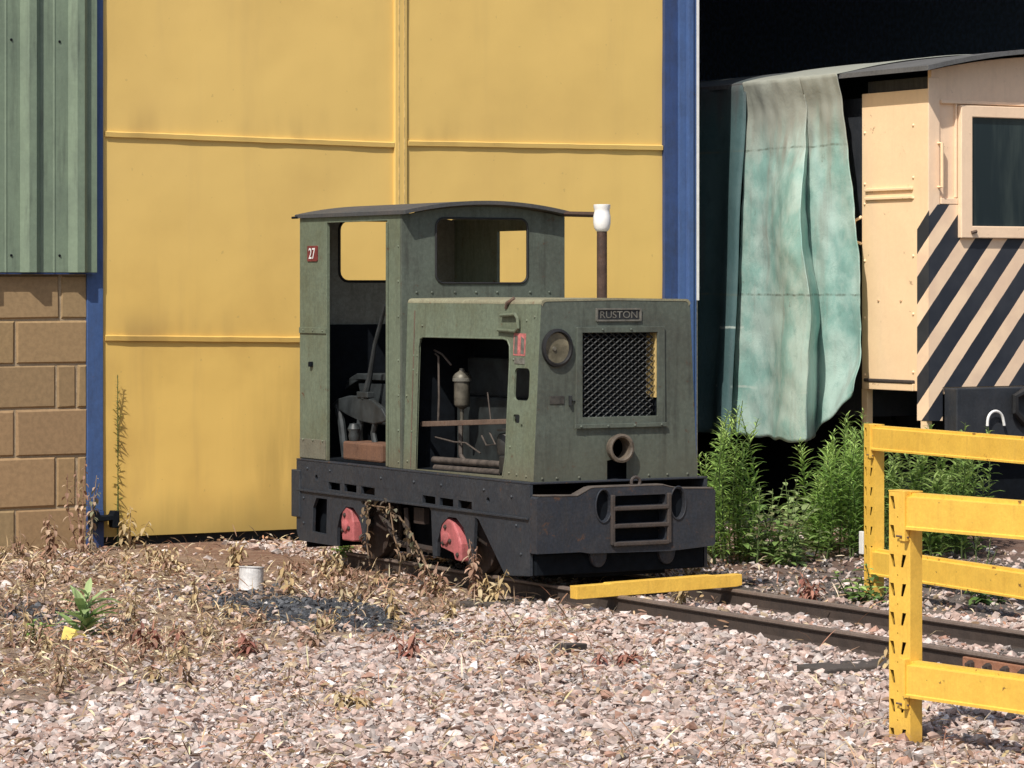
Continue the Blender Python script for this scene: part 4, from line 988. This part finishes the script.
# handrails
m = MB(); x = OX0+.045; m.tube([(OX0+.085, OY-.01, 2.40), (OX0+.085, OY-.05, 2.40), (OX0+.085, OY-.05, 2.70), (OX0+.085, OY-.01, 2.70)], .012, 8); m.build('handrail', M['cream'], ep, smooth=True)
m = MB(); m.tube([(OX0+.0, -1.10, 2.02), (OX0-.05, -1.08, 2.04), (OX0-.05, -1.08, 2.18), (OX0, -1.10, 2.21)], .012, 8); m.build('handrail', M['cream'], sp, smooth=True)
# body, roof, underframe
m = MB(); m.box(OX0+.04, OX1-.1, -1.10, 8.0, .8, 3.05); m.build('body', M['headstock'], O)
xs_ = np.linspace(5.06, 8.04, 24); up = [(x, orz(x)+.02) for x in xs_]; lo = [(x, orz(x)-.012) for x in xs_[::-1]]
m = MB(); m.plate(up+lo, [], fY(-2.05, 8.0)); m.build('roof', M['creamroof'], O, smooth=True)
m = MB(); m.box(OX0+.04, OX1, -1.84, -1.12, 3.08, 3.16); m.build('cant_rail', M['headstock'], O)
m = MB(); m.box(OX0+.125, OX1, OY-.16, OY-.02, .62, 1.024); hk = m.build('headstock', M['headstock'], O, bevel=.008)
m = MB(); m.box(OX0+.4, OX1-.2, -1.9, 8, .15, .8); m.build('underframe', M['dark'], O)
for y in (-1.12, -1.80):
    m = MB(); m.box(OX0, OX0+.05, y-.045, y+.02, .70, 1.0); m.build('step_hanger', M['cream'], O, bevel=.003)
m = MB(); N = 14; m.tube([(5.635+.070*math.cos(math.pi*i/N)*(1 if i else 1.1), OY-.19, .765+.10*math.sin(math.pi*i/N)**.7) for i in range(N+1)], .010, 8); m.build('hose_loop', M['white'], hk, smooth=True)
m = MB(); m.tube([(5.92, OY-.19, .76), (5.80, OY-.2, .86), (5.80, OY-.2, .96), (5.88, OY-.2, 1.0), (6.05, OY-.2, .92)], .028, 8); m.build('brake_hose', M['black'], hk, smooth=True)
for y in (-.6, 1.6, 4.0):
    for x in (5.62, 7.1):
        m = MB(); m.lathe([(.08, -.06), (.40, -.06), (.45, -.05), (.45, .05), (.48, .06), (.48, .09), (.08, .08)], Matrix.Translation((x, y, .50)) @ Matrix.Rotation(R(90), 4, 'Y'), 32); m.build('wheel', M['dark'], O, smooth=True)
# tarpaulins hanging over its side
def tarp(name, y0, y1, mat, label, fn, zb, nu=60, nv=70):
    m = MB(); vs = []
    for j in range(nv+1):
        t = j/nv
        for i in range(nu+1):
            u = i/nu; y = y0+(y1-y0)*u; vs.append(fn(u, t, y, zb(u)))
    n1 = nu+1
    fs = [(j*n1+i, j*n1+i+1, (j+1)*n1+i+1, (j+1)*n1+i) for j in range(nv) for i in range(nu)]
    m.add(vs, fs); o = single(m, name, mat, label, 'tarpaulin', smooth='full'); sd = o.modifiers.new('thick', 'SOLIDIFY'); sd.thickness = .006
    return o
def sstep(a, b, x):
    t = max(0, min(1, (x-a)/(b-a))); return t*t*(3-2*t)
def tarp_fn(u, t, y, zb):
    # the first part lies on the roof, the rest hangs down the side; u runs from the deep end to the cab end
    if t < .16:
        k = t/.16; x = 6.2-(6.2-5.03)*k; z = orz(x)+.030+.006*mnoise.noise((x*4, y*4, 1))
        g = 0; kk = 0
        kk = 0; ya = -.60; yb = -1.03; ex = -.12*(1-k)*u
    else:
        kk = (t-.16)/.84; z = max(zb, 3.235-(3.235-zb)*kk)
        g = sstep(.05, .50, kk); ya = -.60-.52*sstep(0, .7, kk); yb = -1.03-.25*sstep(0, .7, kk); ex = 0
    U1, U2 = .56, .64
    dx = (.27+.05*kk)*g; dy = .31*g
    if u < U1:
        q = u/U1; y0_ = .15+.13*kk; yy = y0_+(ya-y0_)*q; out = dx*sstep(.15, 1.0, q)+.018*math.sin(q*9+2*kk)*kk
    elif u < U2:
        q = (u-U1)/(U2-U1); yy = ya+dy*q; out = dx*(1-q)
    else:
        q = (u-U2)/(1-U2); yy = ya+dy+(yb-ya-dy)*q; out = .03*math.sin(q*5+1)*kk
    if t < .16: return (x, yy+ex, z)
    flare = .12*sstep(.86, 1.0, kk)*sstep(U1, .95, u); yy -= .10*sstep(.80, 1.0, kk)*sstep(U2, 1.0, u)
    x = 5.03+.05*sstep(0, .10, kk)-out-flare-.05*kk-.018*mnoise.noise((u*5, kk*7, 2))-.010*mnoise.noise((u*13, kk*18, 6))
    return (x, yy, z)
tarp('tarpaulin', .36, -.93, M['tarp'], 'faded sea green tarpaulin hanging in folds over the side of the cream locomotive', tarp_fn,
     lambda u: .62+.02*u+(0 if u < .56 else .36*((u-.56)/.44)**1.3)+.008*math.sin(u*37), nu=150, nv=120)
def tarp2_fn(u, t, y, zb):
    if t < .15:
        k = t/.15; x = 6.2-(6.2-5.04)*k; return (x, y, orz(x)+.022)
    k = (t-.15)/.85; z = 3.22-(3.22-zb)*k
    return (5.06-.12*k-.04*math.sin(u*34)*(.3+k)-.02*mnoise.noise((u*9, k*4, 5)), y, z)
tarp('tarpaulin', 3.2, .13, M['tarpshade'], 'dark shaded tarpaulin further inside the shed, beside the sea green one', tarp2_fn, lambda u: .60+.03*math.sin(u*9))

# ------------------------------------------------------------------ plants
GRN = [tuple(v*1.75 for v in c) for c in [(.150, .240, .055), (.120, .205, .050), (.180, .280, .070), (.095, .165, .042)]]
TIP = [tuple(v*1.55 for v in c) for c in [(.29, .40, .12), (.24, .36, .10)]]
def leafquad(m, p, d, L_, wd, droop, c, seg=3, fold=.25):
    d = Vector(d).normalized(); p = Vector(p); side = d.cross(Vector((0, 0, 1)))
    if side.length < .05: side = Vector((1, 0, 0))
    side.normalize(); q = p.copy(); dd = d.copy(); vs = []
    for i in range(seg+1):
        t = i/seg; ww = wd*.5*(math.sin(math.pi*min(.98, .10+t*.88)))**.8
        nrm = side.cross(dd).normalized()
        vs += [q-side*ww+nrm*ww*fold, q, q+side*ww+nrm*ww*fold]
        dd = (dd+Vector((0, 0, -droop/seg))).normalized(); q = q+dd*(L_/seg)
    fs = []
    for i in range(seg): fs += [(3*i, 3*i+1, 3*i+4, 3*i+3), (3*i+1, 3*i+2, 3*i+5, 3*i+4)]
    m.add(vs, fs, c)
def plant(name, label, cat, loc, H, stems, group=None, per=60, LL=.09, LW=.016, cols=GRN, tips=TIP, stemcol=(.12, .17, .06), spread=.06, upang=.75, start=.08, droop=.7, mat='leaf', tipk=.8, lean=.12, rs=None, az0=None):
    rd = random.Random(rs if rs is not None else hash((round(loc[0], 3), round(loc[1], 3))) & 0xffff)
    t = thing(name, (loc[0], loc[1], gz(loc[0], loc[1])), label, cat, group)
    st = MB(); lf = MB(); b = Vector((loc[0], loc[1], gz(loc[0], loc[1])-.01))
    for s in range(stems):
        h = H*(1 if s == 0 else rd.uniform(.6, .95)); a = rd.uniform(0, 6.28); p0 = b+Vector((math.cos(a), math.sin(a), 0))*rd.uniform(0, spread)
        le = Vector((rd.gauss(0, lean), rd.gauss(0, lean), 0)); cv = Vector((rd.gauss(0, .05), rd.gauss(0, .05), 0))
        path = [p0+Vector((0, 0, h*k/6))+le*h*(k/6)+cv*h*math.sin(k/6*3.14) for k in range(7)]
        st.tube(path, [.0045*(1-.7*k/6)+.001 for k in range(7)], 5)
        n = int(per*h/H)
        for i in range(n):
            t_ = start+(1-start)*i/n; kk = t_*6; i0 = min(5, int(kk)); p = path[i0].lerp(path[i0+1], kk-i0)
            az = i*2.4+rd.uniform(-.4, .4); el = upang*rd.uniform(.6, 1.2)*(1 if t_ < tipk else 1.25)
            sz = rd.uniform(.7, 1.15)*(1 if t_ < tipk else 1-.6*(t_-tipk)/(1-tipk))
            c = rd.choice(cols); cb = rd.uniform(.7, 1.25)
            if t_ > tipk and tips: c = rd.choice(tips)
            c = tuple(x*cb for x in c)
            leafquad(lf, p, (math.cos(az)*math.cos(el), math.sin(az)*math.cos(el), math.sin(el)), LL*sz, LW*sz, droop*rd.uniform(.5, 1.4), c)
    nv = len(st.v); st.c = [stemcol]*nv
    st.build('stem', M[mat], t, color=True); lf.build('leaves', M[mat], t, color=True)
    return t
random.seed(21)
GA = 'tall willow-leaved weeds beside the front of the green locomotive'
la = 'tall bright green willow-leaved weed between the green locomotive and the hanging tarpaulin'
GB = 'tall willow-leaved weeds below the tarpaulin beside the far barrier post'
lb = 'tall green willow-leaved weed just left of the far barrier post, below the tarpaulin'
for k in range(15):
    y = random.uniform(-3.0, -1.8); x = 2.95+(y+2.4)*.67+random.uniform(0, .43)
    plant('green_weed', la, 'weed', (x, y), random.choice([.45, .65, .80, .95, .98])*random.uniform(.9, 1.05), 2, GA, per=70, LL=.105, LW=.017, rs=100+k, spread=.04, lean=.06)
for k in range(20):
    y = random.uniform(-3.0, -1.7); q = random.random(); x = 3.76+(y+2.4)*.66+.52*q
    h = random.choice([.5, .75, .85, .95])*random.uniform(.9, 1.08)*(.72+.36*q)
    plant('green_weed', lb, 'weed', (x, y), h, 2, GB, per=72, LL=.115, LW=.018, rs=200+k, spread=.04, lean=.06)
GC = 'dense green weeds behind the far yellow barrier'
lc = 'dark green weed growing behind the far yellow barrier, below the striped locomotive'
for k in range(28):
    y = random.uniform(-3.3, -1.9); x = 4.40+(y+2.4)*.66+random.uniform(0, .80)
    plant('green_weed', lc, 'weed', (x, y), random.uniform(.5, .85), 2, GC, per=44, LL=.12, LW=.030, cols=[(.19, .30, .075), (.23, .34, .09), (.15, .25, .06)], tips=[(.29, .40, .12)], rs=300+k)
GD = 'low broad-leaved plants before the dark opening'
ld = 'low broad-leaved pale green plant under the tarpaulin, between the tall weeds'
for k in range(24):
    y = random.uniform(-3.1, -2.0); x = 3.33+(y+2.4)*.67+random.uniform(0, .50)
    plant('broadleaf_plant', ld, 'plant', (x, y), random.choice([.15, .25, .34, .45])*random.uniform(.85, 1.2), 2, GD, per=12, LL=.105, LW=.05, cols=[(.25, .38, .11), (.34, .46, .17), (.18, .29, .08), (.25, .27, .13)], tips=[(.34, .44, .18)], upang=.55, droop=.8, spread=.09, lean=.25, rs=400+k)
plant('broadleaf_plant', 'grey-green leafy plant at right behind the far barrier, against the dark locomotive underside', 'plant', (4.9, -3.9), .62, 3, None, per=20, LL=.11, LW=.055, cols=[(.17, .24, .13), (.12, .19, .09)], tips=[(.22, .3, .18)], upang=.3, droop=1.2, lean=.12, rs=7)
for k, (x, y, lab) in enumerate([(2.35, -4.95, 'low green leafy plant at the foot of the far barrier post'), (2.15, -5.3, 'small pale green plant between the far rail and the far barrier post'), (2.75, -5.6, 'pale green seedling in the ballast under the far barrier'), (3.2, -5.9, 'small green seedling under the far barrier at the right edge')]):
    plant('broadleaf_plant', lab, 'plant', (x, y), [.22, .12, .12, .11][k], 4, None, per=12, LL=.085, LW=.045, cols=[(.12, .20, .05), (.16, .27, .09)], upang=.4, droop=.8, spread=.1, lean=.4, rs=500+k)
# grey-brown seeding weeds under the far barrier at the right
for k in range(9):
    x = random.uniform(2.6, 3.9); y = -5.4-random.uniform(-.7, .5)-(x-3)*.5
    plant('dry_weed', 'thin greyish half dried weed standing in front of the far barrier lower rail', 'weed', (x, y), random.uniform(.2, .45), 3, 'half dried weeds around the far barrier', per=30, LL=.045, LW=.010, cols=[(.17, .17, .09), (.22, .18, .11), (.12, .14, .07)], tips=[(.3, .25, .17)], lean=.2, rs=600+k, mat='dryleaf')
# thistle-like plant on the left
plant('thistle_plant', 'pale green rosette thistle plant growing in the dead weeds at left', 'plant', (-2.12, -4.62), .24, 3, None, per=13, LL=.20, LW=.050, cols=[(.28, .40, .15), (.34, .46, .20), (.23, .34, .12)], tips=[(.38, .48, .22)], upang=.85, droop=.7, start=.02, spread=.03, lean=.15, rs=11)
plant('broadleaf_plant', 'small green seedling at the far left among dead weeds', 'plant', (-2.42, -4.8), .13, 2, None, per=9, LL=.07, LW=.03, upang=.6, rs=12)
plant('green_weed', 'slender tall weed climbing beside the blue column against the yellow door', 'weed', (.015, -.05), 1.13, 1, None, per=120, LL=.05, LW=.010, cols=[(.24, .29, .08), (.27, .27, .09), (.15, .20, .05)], tips=[(.30, .32, .12)], start=.12, upang=.85, lean=.015, rs=13)
plant('broadleaf_plant', 'low green leaves under the rear wheel of the green locomotive', 'plant', (.84, -1.55), .12, 8, None, per=10, LL=.06, LW=.035, cols=[(.16, .30, .06), (.11, .22, .04)], spread=.22, upang=.5, lean=.4, rs=14)
# dried plants
DC = [(.42, .27, .19), (.33, .19, .13), (.50, .36, .25), (.26, .15, .10)]; DC2 = [(.50, .38, .20), (.42, .30, .15), (.56, .45, .27)]; DC3 = [(.30, .12, .09), (.36, .17, .12), (.24, .10, .07)]
DP = [((-.53, -.75), .62, 3, DC, 'tall dead reddish brown weed against the block wall by the blue column', 1),
      ((-.36, -.45), .50, 3, [(.20, .20, .12), (.33, .25, .17), (.42, .3, .22)], 'grey-green drying weed against the block wall, next to the blue column', 0),
      ((-.10, -.30), .28, 3, DC2, 'straw coloured dead weed at the foot of the blue column', 0),
      ((-.85, -.9), .30, 3, DC, 'short dead brown weed at the far left below the block wall', 0),
      ((.02, -1.75), .17, 4, DC2, 'pale dead weed on the earth bank before the yellow door', 0),
      ((-.36, -3.35), .20, 2, DC2, 'dead straw coloured weed with drooping leaves, right of the white can', 1),
      ((-.40, -4.72), .17, 2, DC2, 'dead pale weed at the edge of the ballast, right end of the tarmac patch', 0),
      ((.24, -4.35), .34, 3, DC, 'leafless dead stems beside the front wheel of the green locomotive', 0),
      ((.20, -4.62), .20, 4, DC2, 'dead straw coloured tuft below the front end of the locomotive frame', 0),
      ((.14, -4.05), .20, 3, DC, 'curled dead brown weed under the locomotive between its wheels', 0),
      ((-2.05, -5.35), .15, 5, DC3, 'dark red dead dock weed on the ballast below the thistle plant', 0),
      ((-1.75, -5.75), .12, 5, DC3, 'low dark red dead weed spreading in the left ballast', 0),
      ((-1.2, -6.35), .16, 3, DC3, 'brown dead weed standing alone in the middle left ballast', 0),
      ((-.85, -6.9), .09, 7, DC, 'low tan dead tuft in the ballast near the wood offcut', 0),
      ((-.45, -7.0), .08, 7, DC3, 'flat reddish dead tuft in the ballast right of the wood offcut', 0),
      ((-2.2, -7.7), .10, 6, DC2, 'low straw tuft in the ballast near the bottom centre', 0),
      ((1.82, -5.25), .16, 6, DC3, 'dead reddish tuft at the right end of the yellow beam', 0),
      ((1.0, -5.25), .13, 3, DC2, 'dead straw stems sticking up over the yellow beam', 0),
      ((.36, -8.05), .13, 3, DC2, 'thin dead stems on the near rail, left of the near barrier post', 0),
      ((1.9, -3.6), .30, 5, DC, 'brown dead weeds in the shade beside the buffer beam', 0),
      ((2.2, -3.5), .22, 5, DC2, 'pale dead grass tuft at the edge of the green weeds by the rail', 0)]
for k, (loc, H, n, cols, lab, big) in enumerate(DP):
    plant('dead_weed', lab, 'weed', loc, H, n, None, per=24 if H > .25 else 16, LL=.075 if H < .3 else .06, LW=.024, cols=cols, tips=None, stemcol=cols[1], upang=.35, droop=1.9, lean=.28 if H < .3 else .10, spread=.05 if H > .15 else .14, mat='dryleaf', rs=700+k)
# scattered smaller dead weeds in the weedy band
random.seed(5); k = 0
while k < 75:
    x = random.uniform(-4.2, .3); y = random.uniform(-6.8, -.6)
    e = edge(x, y); a, b = to_px(x, y)
    if not (-60 < a < 700) or intar(x, y, k=1.3) or (e > 0 and random.random() < min(.85, e*.6)) or y > -.7+.0*x and x > .2: continue
    if x > -.1 and y > -1.2: continue
    plant('dead_weed', 'small withered brown weed in the band of dead vegetation before the yellow door', 'weed', (x, y), random.uniform(.06, .2), random.randint(2, 4), 'small withered weeds in the dead vegetation', per=13, LL=.06, LW=.017, cols=random.choice([DC, DC2, DC2, DC]), tips=None, stemcol=(.28, .19, .11), upang=.4, droop=1.8, lean=.3, spread=.05, mat='dryleaf', rs=900+k)
    k += 1
# withered vine draped over the frame
dv = thing('dead_vine', (.30, -3.3, 0), 'withered brown vine hanging over the locomotive frame between the red axleboxes', 'vine')
random.seed(31); m = MB(); lf = MB()
for path in ([(.30, -2.97, .47), (.30, -3.08, .46), (.30, -3.2, .46), (.29, -3.40, .42), (.28, -3.58, .33), (.25, -3.68, .25), (.24, -3.85, .15), (.22, -4.0, .05)],
             [(.285, -3.02, .48), (.27, -3.06, .38), (.27, -3.04, .25), (.26, -3.1, .12)], [(.28, -3.3, .49), (.27, -3.38, .30), (.25, -3.5, .2), (.2, -3.55, .04)], [(.26, -3.65, .3), (.23, -3.8, .22), (.2, -3.95, .12)]):
    m.tube(path, .005, 5)
    P_ = [Vector(p) for p in path]
    for i in range(len(P_)-1):
        for _ in range(9):
            p = P_[i].lerp(P_[i+1], random.random())+Vector((random.uniform(-.03, .0), random.uniform(-.05, .05), random.uniform(-.04, .04)))
            az = random.uniform(0, 6.28); leafquad(lf, p, (math.cos(az), math.sin(az), random.uniform(-.9, .3)), random.uniform(.025, .05), random.uniform(.015, .032), random.uniform(.3, 1.5), jit(random.choice([(.20, .14, .085), (.13, .085, .05), (.36, .28, .18), (.07, .05, .035), (.17, .16, .10), (.05, .04, .03)]), .3), fold=.7)
m.c = [(.2, .13, .08)]*len(m.v); m.build('stem', M['dryleaf'], dv, color=True); lf.build('leaves', M['dryleaf'], dv, color=True)

scene.render.engine = 'CYCLES'
scene.cycles.max_bounces = 6; scene.cycles.diffuse_bounces = 3
